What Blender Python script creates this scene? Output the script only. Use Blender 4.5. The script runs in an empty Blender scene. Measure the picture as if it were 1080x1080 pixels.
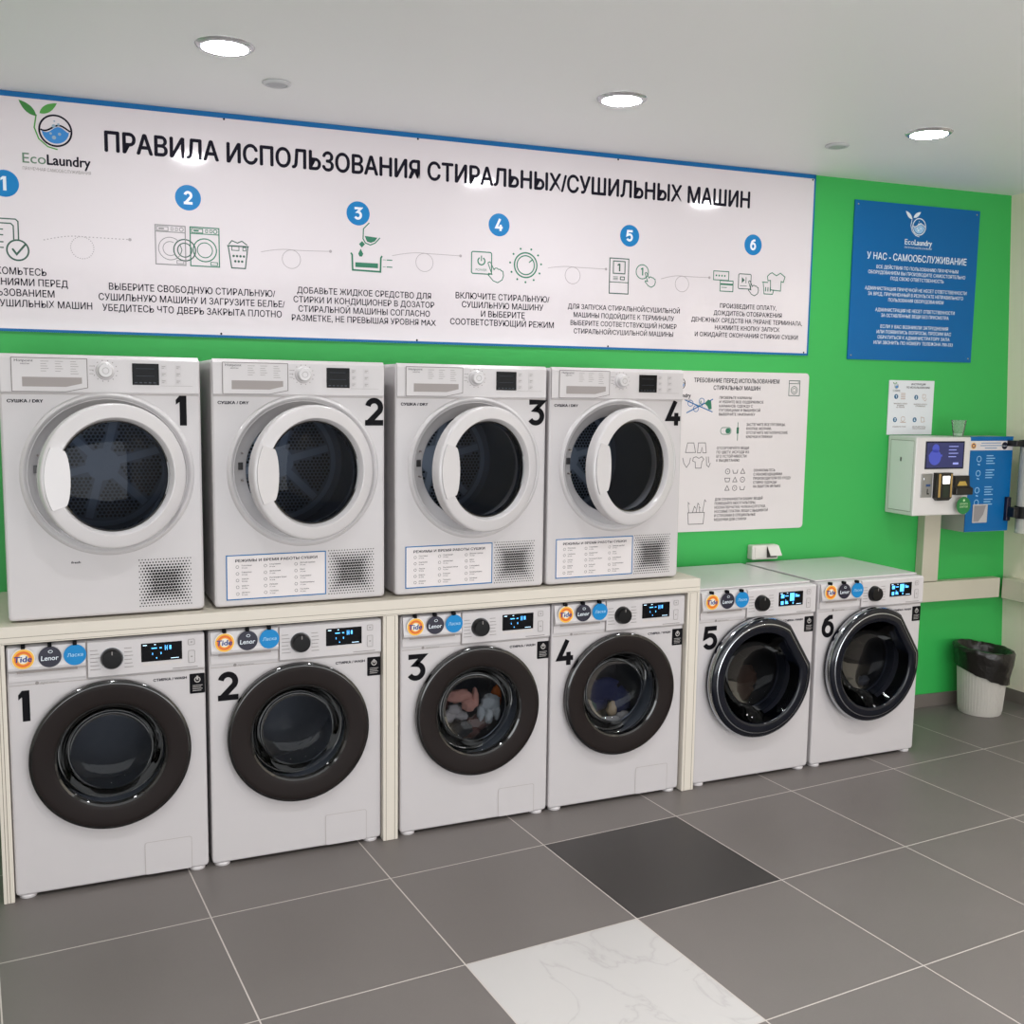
import bpy, bmesh, math, random
from mathutils import Vector, Matrix, noise
from mathutils.geometry import tessellate_polygon
random.seed(7)
COL = bpy.context.scene.collection
PI = math.pi

# ------------------------------------------------------------------ materials
def lin(h):
    h = h.lstrip('#')
    out = []
    for i in (0, 2, 4):
        c = int(h[i:i+2], 16)/255
        out.append(c/12.92 if c <= .04045 else ((c+.055)/1.055)**2.4)
    return tuple(out)+(1,)
MATS = {}
def mat(name, hexc, rough=.5, metal=0, spec=.5, emit=0, ehex=None, var=0.0, scale=6, coat=0, bump=0):
    if name in MATS: return MATS[name]
    m = bpy.data.materials.new(name); m.use_nodes = True
    nt = m.node_tree; b = nt.nodes['Principled BSDF']
    c = lin(hexc)
    b.inputs['Base Color'].default_value = c
    b.inputs['Roughness'].default_value = rough
    b.inputs['Metallic'].default_value = metal
    b.inputs['Specular IOR Level'].default_value = spec
    if coat:
        b.inputs['Coat Weight'].default_value = coat; b.inputs['Coat Roughness'].default_value = .04
    if emit:
        b.inputs['Emission Color'].default_value = lin(ehex or hexc); b.inputs['Emission Strength'].default_value = emit
    if var or bump:
        tc = nt.nodes.new('ShaderNodeTexCoord'); n = nt.nodes.new('ShaderNodeTexNoise')
        n.inputs['Scale'].default_value = scale; n.inputs['Detail'].default_value = 4
        nt.links.new(tc.outputs['Object'], n.inputs['Vector'])
        if var:
            r = nt.nodes.new('ShaderNodeMapRange')
            r.inputs['To Min'].default_value = 1-var; r.inputs['To Max'].default_value = 1+var
            nt.links.new(n.outputs['Fac'], r.inputs['Value'])
            mx = nt.nodes.new('ShaderNodeVectorMath'); mx.operation = 'SCALE'
            mx.inputs[0].default_value = c[:3]
            nt.links.new(r.outputs['Result'], mx.inputs['Scale'])
            nt.links.new(mx.outputs['Vector'], b.inputs['Base Color'])
        if bump:
            bp = nt.nodes.new('ShaderNodeBump'); bp.inputs['Strength'].default_value = bump; bp.inputs['Distance'].default_value = .01
            nt.links.new(n.outputs['Fac'], bp.inputs['Height']); nt.links.new(bp.outputs['Normal'], b.inputs['Normal'])
    MATS[name] = m
    return m
def glass(name, tint, ior=1.5, rough=.02, haze=0.0, hexh='#30343c', gl=.9):
    m = bpy.data.materials.new(name); m.use_nodes = True
    nt = m.node_tree; nt.nodes.clear()
    o = nt.nodes.new('ShaderNodeOutputMaterial'); t = nt.nodes.new('ShaderNodeBsdfTransparent'); g = nt.nodes.new('ShaderNodeBsdfGlossy')
    t.inputs['Color'].default_value = lin(tint); g.inputs['Roughness'].default_value = rough; g.inputs['Color'].default_value = (gl, gl, gl, 1)
    f = nt.nodes.new('ShaderNodeFresnel'); f.inputs['IOR'].default_value = ior
    a = nt.nodes.new('ShaderNodeMixShader'); nt.links.new(f.outputs[0], a.inputs[0])
    src = t
    if haze:
        d = nt.nodes.new('ShaderNodeBsdfDiffuse'); d.inputs['Color'].default_value = lin(hexh)
        hz = nt.nodes.new('ShaderNodeMixShader'); hz.inputs[0].default_value = haze
        nt.links.new(t.outputs[0], hz.inputs[1]); nt.links.new(d.outputs[0], hz.inputs[2]); src = hz
    nt.links.new(src.outputs[0], a.inputs[1]); nt.links.new(g.outputs[0], a.inputs[2]); nt.links.new(a.outputs[0], o.inputs[0])
    MATS[name] = m
    return m

WHITE = mat('appliance_white', '#c6c1c2', .32, spec=.5, var=.015)
WHITE2 = mat('panel_white', '#cbc6c7', .28)
DOORW = mat('door_white', '#cecacb', .25, coat=.3)
GREY_L = mat('print_grey', '#8d8785', .5)
GREYLINE = mat('seam_grey', '#8b8380', .5)
SEAM = mat('seam_pale', '#aaa29f', .5)
BLACK = mat('decal_black', '#0b0a0f', .6, spec=.12)
INK = mat('ink_dark', '#181523', .6, spec=.12)
RING = mat('door_ring_brown_black', '#211b1a', .42, spec=.14)
RIMB = mat('rim_black', '#08080a', .1, coat=.8)
NAVYR = mat('door_navy_black', '#0a0e19', .12, spec=.4)
CHROME = mat('chrome', '#b9bcc0', .12, metal=1)
STEEL = mat('drum_steel', '#6e7076', .35, metal=.6, var=.1, scale=30)
RUBBER = mat('gasket_grey', '#474a50', .45)
DRUMD = mat('dryer_drum', '#68707c', .4, metal=.1, var=.08)
DRUMP = mat('dryer_drum_plate', '#88919e', .4, metal=.1)
HOLE = mat('hole_black', '#050507', .7)
SCREEN = mat('screen_black', '#06070b', .25, spec=.12)
LEDB = mat('led_blue', '#5fb8ff', .5, emit=1.6, ehex='#4aa8ff')
LEDW = mat('led_pale', '#c8e8ff', .5, emit=1.4, ehex='#c4e4ff')
KNOBB = mat('knob_black', '#0b0b0d', .3, spec=.25)
LAMIN = mat('cream_laminate', '#cdc5b6', .45, var=.02, scale=20)
LAMIN2 = mat('cream_edge_band', '#d8d0c4', .4)
LAMG = mat('laminate_groove', '#85796a', .6)
SIGNW = mat('sign_white', '#ded6da', .08, spec=.75)
SIGNW2 = mat('sign_white_matt', '#ddd6d6', .35)
SBLUE = mat('sign_blue', '#1068a6', .4, spec=.25)
BADGE = mat('badge_blue', '#107bbb', .4, spec=.25)
BLUEP = mat('panel_blue', '#0763a2', .35, spec=.25, var=.03, scale=2)
WTXT = mat('text_white', '#e4ecf4', .4)
GRN = mat('icon_green', '#1f7356', .5)
GRND = mat('icon_dark_green', '#2f5548', .5)
LEAF = mat('logo_leaf', '#4c9a3f', .4)
LEAFD = mat('logo_leaf_dark', '#2f7d32', .4)
LOGOG = mat('logo_text_grey', '#5c7a62', .4)
WATER = mat('logo_water', '#2c82c9', .4)
DOTG = mat('arrow_grey', '#a49c9f', .5)
TIDEY = mat('tide_yellow', '#f0b53a', .4)
TIDEO = mat('tide_orange', '#e06a1c', .4)
TIDEB = mat('tide_text_blue', '#1c2f7c', .4)
TAGW = mat('tag_white', '#e8e2da', .4)
LENN = mat('lenor_navy', '#17152c', .35)
LASB = mat('tag_sky_blue', '#1282c2', .4, spec=.25)
TRIMB = mat('trim_beige', '#c9c2b0', .45)
PLAST = mat('socket_plastic', '#ddd9d2', .35)
LAMP = mat('lamp_glow', '#ffffff', .5, emit=120, ehex='#fbfdff')
GLW = glass('washer_glass', '#c6cad0', 1.5, gl=.22)
GLN = glass('washer_glass_dark', '#7c808a', 1.5, gl=.12)
GLD = glass('dryer_glass', '#b4bcc8', 1.35, gl=.35)
CUPG = glass('clear_cup_plastic', '#e6f2e8', 1.2, .1, .12, '#eef6ee')
TUBEG = glass('cup_tube_plastic', '#e8ebe6', 1.35, .1, .6, '#d8d8d0')

# ------------------------------------------------------------------ geometry collector
_tc = {}
def text2d(s, bold=0.0):
    k = (s, bold)
    if k in _tc: return _tc[k]
    c = bpy.data.curves.new('tmp', 'FONT'); c.body = s; c.size = 1; c.resolution_u = 3
    o = bpy.data.objects.new('tmp', c); COL.objects.link(o)
    m = bpy.data.meshes.new_from_object(o.evaluated_get(bpy.context.evaluated_depsgraph_get()))
    vs = [(v.co.x, v.co.y) for v in m.vertices]; m.calc_loop_triangles(); fs = []
    for t in m.loop_triangles:
        a, b, d = (vs[i] for i in t.vertices)
        A = (b[0]-a[0])*(d[1]-a[1])-(b[1]-a[1])*(d[0]-a[0])
        if abs(A) < 1e-9: continue
        fs.append(tuple(t.vertices) if A > 0 else tuple(reversed(t.vertices)))
    bpy.data.objects.remove(o); bpy.data.curves.remove(c); bpy.data.meshes.remove(m)
    if bold:
        n = len(vs); V, F = [], []
        for i, (dx, dy) in enumerate(((-bold, 0), (bold, 0), (0, bold*.8), (0, -bold*.8))):
            V += [(x+dx, y+dy, i*.00006) for x, y in vs]; F += [tuple(j+i*n for j in f) for f in fs]
        vs, fs = V, F
    _tc[k] = (vs, fs)
    return _tc[k]
def _cap():
    vs, _ = text2d('Н'); return max(v[1] for v in vs)-min(v[1] for v in vs)
CAPH = _cap()

class G:
    def __init__(s): s.v = []; s.f = []; s.round = False
    def add(s, vs, fs):
        n = len(s.v); s.v += [tuple(v) for v in vs]; s.f += [tuple(i+n for i in f) for f in fs]; return s
    def addbm(s, bm):
        bm.verts.ensure_lookup_table(); bm.verts.index_update()
        s.add([v.co[:] for v in bm.verts], [[v.index for v in f.verts] for f in bm.faces]); bm.free(); return s
    def box(s, x0, x1, y0, y1, z0, z1, b=0, seg=2):
        bm = bmesh.new(); bmesh.ops.create_cube(bm, size=1)
        bmesh.ops.scale(bm, vec=(x1-x0, y1-y0, z1-z0), verts=bm.verts)
        bmesh.ops.translate(bm, vec=((x0+x1)/2, (y0+y1)/2, (z0+z1)/2), verts=bm.verts)
        if b: bmesh.ops.bevel(bm, geom=list(bm.edges), offset=b, segments=seg, affect='EDGES', profile=.5)
        return s.addbm(bm)
    def prism(s, pts, a0, a1, axis='y'):
        """closed 2-D outline extruded between a0 and a1 along an axis"""
        n = len(pts)
        if axis == 'y': f = lambda p, a: (p[0], a, p[1])
        elif axis == 'z': f = lambda p, a: (p[0], p[1], a)
        else: f = lambda p, a: (a, p[0], p[1])
        vs = [f(p, a0) for p in pts]+[f(p, a1) for p in pts]
        tris = tessellate_polygon([[Vector((p[0], p[1], 0)) for p in pts]])
        fs = [tuple(t) for t in tris]+[tuple(i+n for i in reversed(t)) for t in tris]
        fs += [(i, (i+1) % n, n+(i+1) % n, n+i) for i in range(n)]
        return s.add(vs, fs)
    def lathe(s, cx, cz, prof, n=72, rf=None, axis='y', oy=0):
        vs, fs, rings = [], [], []; s.round = True
        for k, (r, y) in enumerate(prof):
            if r < 1e-6:
                rings.append([len(vs)]); vs.append((cx, y+oy, cz) if axis == 'y' else (cx, cz, y)); continue
            ring = []
            for i in range(n):
                a = 2*PI*i/n; rr = r*(rf(a, k) if rf else 1)
                ring.append(len(vs))
                vs.append((cx+rr*math.cos(a), y+oy, cz+rr*math.sin(a)) if axis == 'y' else (cx+rr*math.cos(a), cz+rr*math.sin(a), y))
            rings.append(ring)
        for A, B in zip(rings, rings[1:]):
            for i in range(n):
                j = (i+1) % n
                if len(A) == 1 and len(B) == 1: continue
                if len(A) == 1: fs.append((A[0], B[i], B[j]))
                elif len(B) == 1: fs.append((A[i], B[0], A[j]))
                else: fs.append((A[i], B[i], B[j], A[j]))
        return s.add(vs, fs)
    def poly(s, pts, y):
        tris = tessellate_polygon([[Vector((p[0], p[1], 0)) for p in pts]])
        return s.add([(p[0], y, p[1]) for p in pts], [tuple(t) for t in tris])
    def rect(s, x0, x1, z0, z1, y): return s.add([(x0, y, z0), (x1, y, z0), (x1, y, z1), (x0, y, z1)], [(0, 1, 2, 3)])
    def frame(s, x0, x1, z0, z1, w, y):
        s.rect(x0, x1, z0, z0+w, y); s.rect(x0, x1, z1-w, z1, y); s.rect(x0, x0+w, z0+w, z1-w, y); return s.rect(x1-w, x1, z0+w, z1-w, y)
    def disc(s, cx, cz, r, y, n=40):
        return s.add([(cx+r*math.cos(2*PI*i/n), y, cz+r*math.sin(2*PI*i/n)) for i in range(n)], [tuple(range(n))])
    def stroke(s, pts, w, y, closed=False):
        P = [Vector(p) for p in pts]; n = len(P); L, R = [], []
        for i in range(n):
            a = P[i-1] if (i > 0 or closed) else None; b = P[(i+1) % n] if (i < n-1 or closed) else None
            d1 = (P[i]-a).normalized() if a is not None and (P[i]-a).length > 1e-9 else None
            d2 = (b-P[i]).normalized() if b is not None and (b-P[i]).length > 1e-9 else None
            if d1 is None: d1 = d2
            if d2 is None: d2 = d1
            if d1 is None: d1 = d2 = Vector((1, 0))
            t = d1+d2; t = t.normalized() if t.length > 1e-6 else d1
            nn = Vector((-t.y, t.x)); c = max(.45, nn.dot(Vector((-d1.y, d1.x))))
            L.append(P[i]+nn*w/2/c); R.append(P[i]-nn*w/2/c)
        vs = [(p.x, y, p.y) for p in L]+[(p.x, y, p.y) for p in R]
        return s.add(vs, [(i, (i+1) % n, n+(i+1) % n, n+i) for i in range(n if closed else n-1)])
    def circ(s, cx, cz, r, w, y, a0=0, a1=360, n=40, ez=1):
        pts = [(cx+r*math.cos(math.radians(a0+(a1-a0)*i/n)), cz+ez*r*math.sin(math.radians(a0+(a1-a0)*i/n))) for i in range(n+(0 if abs(a1-a0) >= 360 else 1))]
        return s.stroke(pts, w, y, abs(a1-a0) >= 360)
    def rrect(s, x0, x1, z0, z1, r, w, y): return s.stroke(rr_pts(x0, x1, z0, z1, r), w, y, True)
    def tube(s, pts, r, n=10):
        P = [Vector(p) for p in pts]; vs, fs = [], []; s.round = True
        for i, p in enumerate(P):
            t = (P[min(i+1, len(P)-1)]-P[max(i-1, 0)]).normalized()
            u = t.cross(Vector((0, 0, 1)) if abs(t.z) < .9 else Vector((1, 0, 0))).normalized(); w = t.cross(u)
            for k in range(n):
                a = 2*PI*k/n; q = p+(u*math.cos(a)+w*math.sin(a))*r; vs.append(q[:])
        for i in range(len(P)-1):
            for k in range(n): fs.append((i*n+k, i*n+(k+1) % n, (i+1)*n+(k+1) % n, (i+1)*n+k))
        fs += [tuple(range(n)), tuple((len(P)-1)*n+k for k in reversed(range(n)))]
        return s.add(vs, fs)
    def text(s, t, x, z, cap, y, align='C', bold=0, width=None, slant=0, xs=None):
        """one line: x is the left, middle or right end, z the baseline, cap the capital height"""
        vs, fs = text2d(t, bold)
        if not vs: return s
        a = min(v[0] for v in vs); b = max(v[0] for v in vs); sc = cap/CAPH
        kx = width/(b-a) if width else sc*(xs or 1)
        w = (b-a)*kx; off = x-a*kx-(0 if align == 'L' else w/2 if align == 'C' else w)
        return s.add([(off+v[0]*kx+slant*v[1]*sc, y-(v[2] if len(v) > 2 else 0), z+v[1]*sc) for v in vs], fs)
    def lines(s, L, x, ztop, pitch, cap, y, align='C', bold=0, width=None):
        ws = []
        for t in L:
            vs, _ = text2d(t, bold); ws.append(max(v[0] for v in vs)-min(v[0] for v in vs) if vs else 0)
        xs = (width/(max(ws)*cap/CAPH)) if width else 1
        for i, t in enumerate(L): s.text(t, x, ztop-cap-i*pitch, cap, y, align, bold, xs=xs)
        return s
    def numeral(s, d, x0, z0, w, h, t, y):
        """bold digits drawn as thick strokes in a box w x h"""
        q = t/2
        def arc(cx, cz, rx, rz, a0, a1, n=18): return [(cx+rx*math.cos(math.radians(a0+(a1-a0)*i/n)), cz+rz*math.sin(math.radians(a0+(a1-a0)*i/n))) for i in range(n+1)]
        X = lambda a: x0+a*w
        Z = lambda a: z0+a*h
        S = []
        if d == '1':
            r = x0+w*.92; l = r-t*1.12
            s.poly([(l, z0), (r, z0), (r, z0+h), (l-.0*w, z0+h), (x0+w*.02, z0+h*.86), (x0+w*.02, z0+h*.70), (l, z0+h*.79)], y); return s
        if d == '2':
            p = arc(x0+w*.5, z0+h-q-w*.36, w*.5-q, w*.36, 168, -32)
            S = [p+[(x0+q*1.2, z0+q)], [(x0, z0+q), (x0+w, z0+q)]]
        if d == '3':
            rz = h*.32-q*.6; c = (x0+w*.46, z0+q+rz)
            S = [[(x0+.04*w, z0+h-q), (x0+w-q*.9, z0+h-q), (x0+w*.44, z0+q+2*rz)]+arc(c[0], c[1], w*.54-q, rz, 88, -150)]
        if d == '4':
            S = [[(x0+w*.62, z0+h), (x0+w*.10, z0+h*.28), (x0+w, z0+h*.28)], [(x0+w*.70, z0+h*.52), (x0+w*.70, z0)]]
        if d == '5':
            rz = h*.31-q*.5
            S = [[(x0+w*.94, z0+h-q), (x0+w*.2, z0+h-q), (x0+w*.13, z0+h*.54)]+arc(x0+w*.46, z0+q+rz, w*.54-q, rz, 98, -152)]
        if d == '6':
            rz = h*.31-q*.4; c = (x0+w*.5, z0+q+rz)
            s.stroke(arc(c[0], c[1], w*.5-q, rz, 0, 345, 28), t, y, True)
            S = [[(x0+w*.86, z0+h-q*.9), (x0+w*.6, z0+h-q*.95), (x0+w*.3, z0+h*.78), (x0+q, z0+h*.5), (x0+q, c[1])]]
        for i, p in enumerate(S): s.stroke(p, t, y-.00015*(i+1))
        return s
    def blob(s, c, r, seed=0, amp=.25, sub=3, freq=2.2):
        s.round = True
        bm = bmesh.new(); bmesh.ops.create_icosphere(bm, subdivisions=sub, radius=1)
        for v in bm.verts:
            d = 1+amp*noise.noise(v.co*freq+Vector((seed*3.7, seed*1.3, seed)))+amp*.5*noise.noise(v.co*freq*2.7+Vector((seed, seed*2.1, 5)))
            v.co = Vector((c[0]+v.co.x*r[0]*d, c[1]+v.co.y*r[1]*d, c[2]+v.co.z*r[2]*d))
        return s.addbm(bm)
    def build(s, name, m, parent=None, loc=None, smooth=None, fix=True):
        if smooth is None: smooth = 40 if s.round else 14
        me = bpy.data.meshes.new(name); me.from_pydata(s.v, [], s.f); me.validate()
        if fix:
            bm = bmesh.new(); bm.from_mesh(me); bmesh.ops.recalc_face_normals(bm, faces=bm.faces); bm.to_mesh(me); bm.free()
        me.materials.append(m)
        me.polygons.foreach_set('use_smooth', [bool(smooth)]*len(me.polygons))
        if smooth: me.set_sharp_from_angle(angle=math.radians(smooth))
        o = bpy.data.objects.new(name, me); COL.objects.link(o)
        if parent is not None: o.parent = parent
        if loc: o.location = loc
        return o
    def flat(s, name, m, parent, **k):                     # flat print: turn every face to the front (-y)
        F = []
        for f in s.f:
            A = 0
            for i in range(len(f)):
                a, b = s.v[f[i]], s.v[f[(i+1) % len(f)]]; A += a[0]*b[2]-b[0]*a[2]
            F.append(f if A > 0 else tuple(reversed(f)))
        s.f = F
        return s.build(name, m, parent, smooth=0, fix=False, **k)
def rr_pts(x0, x1, z0, z1, r, n=6):
    P = []
    for cx, cz, a in ((x1-r, z1-r, 0), (x0+r, z1-r, 90), (x0+r, z0+r, 180), (x1-r, z0+r, 270)):
        for i in range(n+1):
            t = math.radians(a+90*i/n); P.append((cx+r*math.cos(t), cz+r*math.sin(t)))
    return P
def tag(o, label, cat, group=None):
    o['label'] = label; o['category'] = cat
    if group: o['group'] = group
    return o
def struct(o): o['kind'] = 'structure'; return o
def thing(name, label, cat, loc=(0, 0, 0), rz=0, group=None):
    o = bpy.data.objects.new(name, None); o.empty_display_size = .1; COL.objects.link(o)
    o.location = loc; o.rotation_euler = (0, 0, rz)
    return tag(o, label, cat, group)
def dup(o, parent=None):
    c = o.copy(); COL.objects.link(c)
    if parent is not None: c.parent = parent
    for ch in list(o.children): dup(ch, c)
    return c
def shell(x1, z0, z1, hole, depth, r=.012, ch=.006, hd=.03, y0=0):
    """appliance cabinet from x=0..x1, front at y0, round porthole through the front"""
    cx, cz, hr = hole; g = G()
    ang = [2*PI*i/96 for i in range(96)]
    for (px, pz) in ((x1-r, z1-r), (r, z1-r), (r, z0+r), (x1-r, z0+r)):
        b = math.atan2(pz-cz, px-cx); ang += [b+d for d in (-.035, -.018, -.006, .006, .018, .035)]
    ang = sorted(set(round(a % (2*PI), 5) for a in ang)); n = len(ang)
    def hit(a, ins):
        X0, X1, Z0, Z1, rr = ins, x1-ins, z0+ins, z1-ins, r
        dx, dz = math.cos(a), math.sin(a); lo, hi = 0, 3
        def inside(t):
            x, z = cx+dx*t, cz+dz*t
            if not (X0 <= x <= X1 and Z0 <= z <= Z1): return False
            qx = X0+rr if x < X0+rr else X1-rr if x > X1-rr else x; qz = Z0+rr if z < Z0+rr else Z1-rr if z > Z1-rr else z
            return (x-qx)**2+(z-qz)**2 <= rr*rr+1e-12
        for _ in range(40):
            m = (lo+hi)/2
            if inside(m): lo = m
            else: hi = m
        return cx+dx*lo, cz+dz*lo
    loops = [[(cx+hr*math.cos(a), y0+hd, cz+hr*math.sin(a)) for a in ang], [(cx+hr*math.cos(a), y0, cz+hr*math.sin(a)) for a in ang]]
    for ins, y in ((ch, y0), (ch*.3, y0+ch*.3), (0, y0+ch), (0, y0+depth)):
        loops.append([(p[0], y, p[1]) for p in (hit(a, ins) for a in ang)])
    vs = [v for l in loops for v in l]; fs = []
    for k in range(len(loops)-1):
        for i in range(n): j = (i+1) % n; fs.append((k*n+i, k*n+j, (k+1)*n+j, (k+1)*n+i))
    fs.append(tuple((len(loops)-1)*n+i for i in range(n)))
    return g.add(vs, fs)

# ------------------------------------------------------------------ the room
SL = .056                                      # the green wall runs slightly askew to the machine row
K = math.sqrt(1+SL*SL); RZ = -math.atan(SL); WY = .7564; CEIL = 2.687
EX = Vector((1, -SL, 0))/K; EY = Vector((SL, 1, 0))/K
def wl(s, d, z): p = Vector((0, WY, 0))+EX*s-EY*d; return (p.x, p.y, z)     # s along the wall, d out of the wall
XL, YB = -2.2, -5.6
# floor with procedural tiles
fm = bpy.data.materials.new('floor_tiles'); fm.use_nodes = True
nt = fm.node_tree; N = nt.nodes; LK = nt.links; bs = N['Principled BSDF']
TILE = .5954; RT = .0678
def nd(t, **k):
    n = N.new(t)
    for a, b in k.items(): setattr(n, a, b)
    return n
def mth(op, a, b=None, c=None):
    n = nd('ShaderNodeMath', operation=op)
    for i, v in enumerate((a, b, c)):
        if v is None: continue
        if isinstance(v, (int, float)): n.inputs[i].default_value = v
        else: LK.new(v, n.inputs[i])
    return n.outputs[0]
tc = nd('ShaderNodeTexCoord'); sub = nd('ShaderNodeVectorMath', operation='SUBTRACT'); sub.inputs[1].default_value = (.5584, -.3491, 0)
LK.new(tc.outputs['Object'], sub.inputs[0])
vr = nd('ShaderNodeVectorRotate', rotation_type='Z_AXIS'); vr.inputs['Angle'].default_value = -RT; LK.new(sub.outputs[0], vr.inputs['Vector'])
sc_ = nd('ShaderNodeVectorMath', operation='SCALE'); sc_.inputs['Scale'].default_value = 1/TILE; LK.new(vr.outputs[0], sc_.inputs[0])
sx = nd('ShaderNodeSeparateXYZ'); LK.new(sc_.outputs[0], sx.inputs[0])
fx, fy = mth('FLOOR', sx.outputs[0]), mth('FLOOR', sx.outputs[1])
rx, ry = mth('FRACT', sx.outputs[0]), mth('FRACT', sx.outputs[1])
GW = .5-.0034
gx = mth('GREATER_THAN', mth('ABSOLUTE', mth('SUBTRACT', rx, .5)), GW); gy = mth('GREATER_THAN', mth('ABSOLUTE', mth('SUBTRACT', ry, .5)), GW)
grout = mth('MAXIMUM', gx, gy)
def is_tile(i, j): return mth('MULTIPLY', mth('COMPARE', fx, i, .1), mth('COMPARE', fy, j, .1))
cmb = nd('ShaderNodeCombineXYZ'); LK.new(fx, cmb.inputs[0]); LK.new(fy, cmb.inputs[1])
wn = nd('ShaderNodeTexWhiteNoise', noise_dimensions='3D'); LK.new(cmb.outputs[0], wn.inputs['Vector'])
nz = nd('ShaderNodeTexNoise'); nz.inputs['Scale'].default_value = 3; nz.inputs['Detail'].default_value = 6; LK.new(tc.outputs['Object'], nz.inputs['Vector'])
nf = nd('ShaderNodeTexNoise'); nf.inputs['Scale'].default_value = 160; nf.inputs['Detail'].default_value = 2; LK.new(tc.outputs['Object'], nf.inputs['Vector'])
br = mth('ADD', mth('ADD', mth('MULTIPLY', wn.outputs['Value'], .06), mth('MULTIPLY', nz.outputs['Fac'], .16)), mth('ADD', mth('MULTIPLY', nf.outputs['Fac'], .10), .84))
def rgb(h): n = nd('ShaderNodeRGB'); n.outputs[0].default_value = lin(h); return n.outputs[0]
def mix(f, a, b):
    n = nd('ShaderNodeMix', data_type='RGBA'); LK.new(f, n.inputs[0]); LK.new(a, n.inputs[6]); LK.new(b, n.inputs[7]); return n.outputs[2]
base = rgb('#68625f'); dark = rgb('#383433')
# marble for the white tile
wv = nd('ShaderNodeTexNoise'); wv.inputs['Scale'].default_value = 3.2; wv.inputs['Detail'].default_value = 8; wv.inputs['Distortion'].default_value = 1.2; LK.new(tc.outputs['Object'], wv.inputs['Vector'])
vein = mth('SUBTRACT', 1, mth('MULTIPLY', mth('ABSOLUTE', mth('SUBTRACT', wv.outputs['Fac'], .5)), 9)); vein = mth('MULTIPLY', mth('POWER', mth('MAXIMUM', vein, 0), 10), .30)
marble = mix(vein, rgb('#b4b0ae'), rgb('#8f8b89'))
c1 = mix(is_tile(2, -1), base, dark)
n1 = nd('ShaderNodeVectorMath', operation='SCALE'); LK.new(c1, n1.inputs[0]); LK.new(br, n1.inputs['Scale'])
c2 = mix(is_tile(1, -2), n1.outputs[0], marble)
c3 = mix(grout, c2, rgb('#b5aca6'))
LK.new(c3, bs.inputs['Base Color'])
rgh = mth('ADD', mth('MULTIPLY', nz.outputs['Fac'], .12), mth('SUBTRACT', .38, mth('MULTIPLY', is_tile(1, -2), .26)))
LK.new(rgh, bs.inputs['Roughness']); bs.inputs['Specular IOR Level'].default_value = .4
bp = nd('ShaderNodeBump'); bp.inputs['Strength'].default_value = .4; bp.inputs['Distance'].default_value = .002; bp.invert = True
LK.new(grout, bp.inputs['Height']); LK.new(bp.outputs[0], bs.inputs['Normal'])
struct(G().prism([(XL, YB), (5.1, YB), (5.1, .3), (5.1, .9), (XL, .9)], -.05, 0, 'z').build('floor', fm, smooth=0))
CEILM = mat('ceiling_white', '#f2f1f1', .5, spec=.35, var=.01, scale=1)
struct(G().box(XL, 5.1, YB, 1.0, CEIL, CEIL+.05).build('ceiling', CEILM, smooth=0))
GREEN = mat('wall_green', '#33b051', .5, var=.02, scale=1.5)
a, b_ = wl(XL-.05, 0, 0), wl(4.95, 0, 0); c, d_ = wl(4.95, -.1, 0), wl(XL-.05, -.1, 0)
struct(G().prism([a[:2], b_[:2], c[:2], d_[:2]], 0, CEIL, 'z').build('wall_back', GREEN, smooth=0))
CREAM = mat('wall_cream', '#f2e6d4', .6, var=.02, scale=2)
g = G()                                                                # the right wall leans a little outward to its foot
t0, b0 = wl(4.753, 0, CEIL), wl(4.915, 0, 0)
g.add([b0, (b0[0], YB, 0), (t0[0], YB, CEIL), t0, (b0[0]+.1, b0[1], 0), (b0[0]+.1, YB, 0), (t0[0]+.26, YB, CEIL), (t0[0]+.26, t0[1], CEIL)],
      [(0, 1, 2, 3), (4, 5, 6, 7), (0, 1, 5, 4), (2, 3, 7, 6), (1, 2, 6, 5), (0, 3, 7, 4)])
struct(g.build('wall_right', CREAM, smooth=0))
LIGHTW = mat('wall_offwhite', '#c9c5bd', .6)
struct(G().box(XL-.08, XL, YB, 1.0, 0, CEIL).build('wall_left', LIGHTW, smooth=0))
struct(G().box(XL, 5.1, YB-.08, YB, 0, CEIL).build('wall_front', LIGHTW, smooth=0))
BASEM = mat('baseboard_tile', '#6f6761', .4, var=.03)
def wallpiece(name, s0, s1, d, z0, z1, m, b=.002):
    o = G().box(s0, s1, -d, -.0005, z0, z1, b).build(name, m, loc=(0, WY, 0)); o.rotation_euler = (0, 0, RZ); return struct(o)
wallpiece('baseboard_back', XL, 4.905, .012, 0, .07, BASEM)
struct(G().prism([(4.899, YB+.02), (4.911, YB+.02), (4.911, .468), (4.899, .468)], 0, .07, 'z').build('baseboard_right', BASEM, smooth=0))
# boxed-in cable casing on the walls
wallpiece('trim_1', 4.267, 4.373, .054, .69, 1.05, TRIMB, .004)
wallpiece('trim_2', 4.0, 4.80, .054, .581, .687, TRIMB, .004)
struct(G().box(4.80, 4.868, -1.2, .432, .575, .687, .004).build('trim_3', TRIMB))

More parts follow.
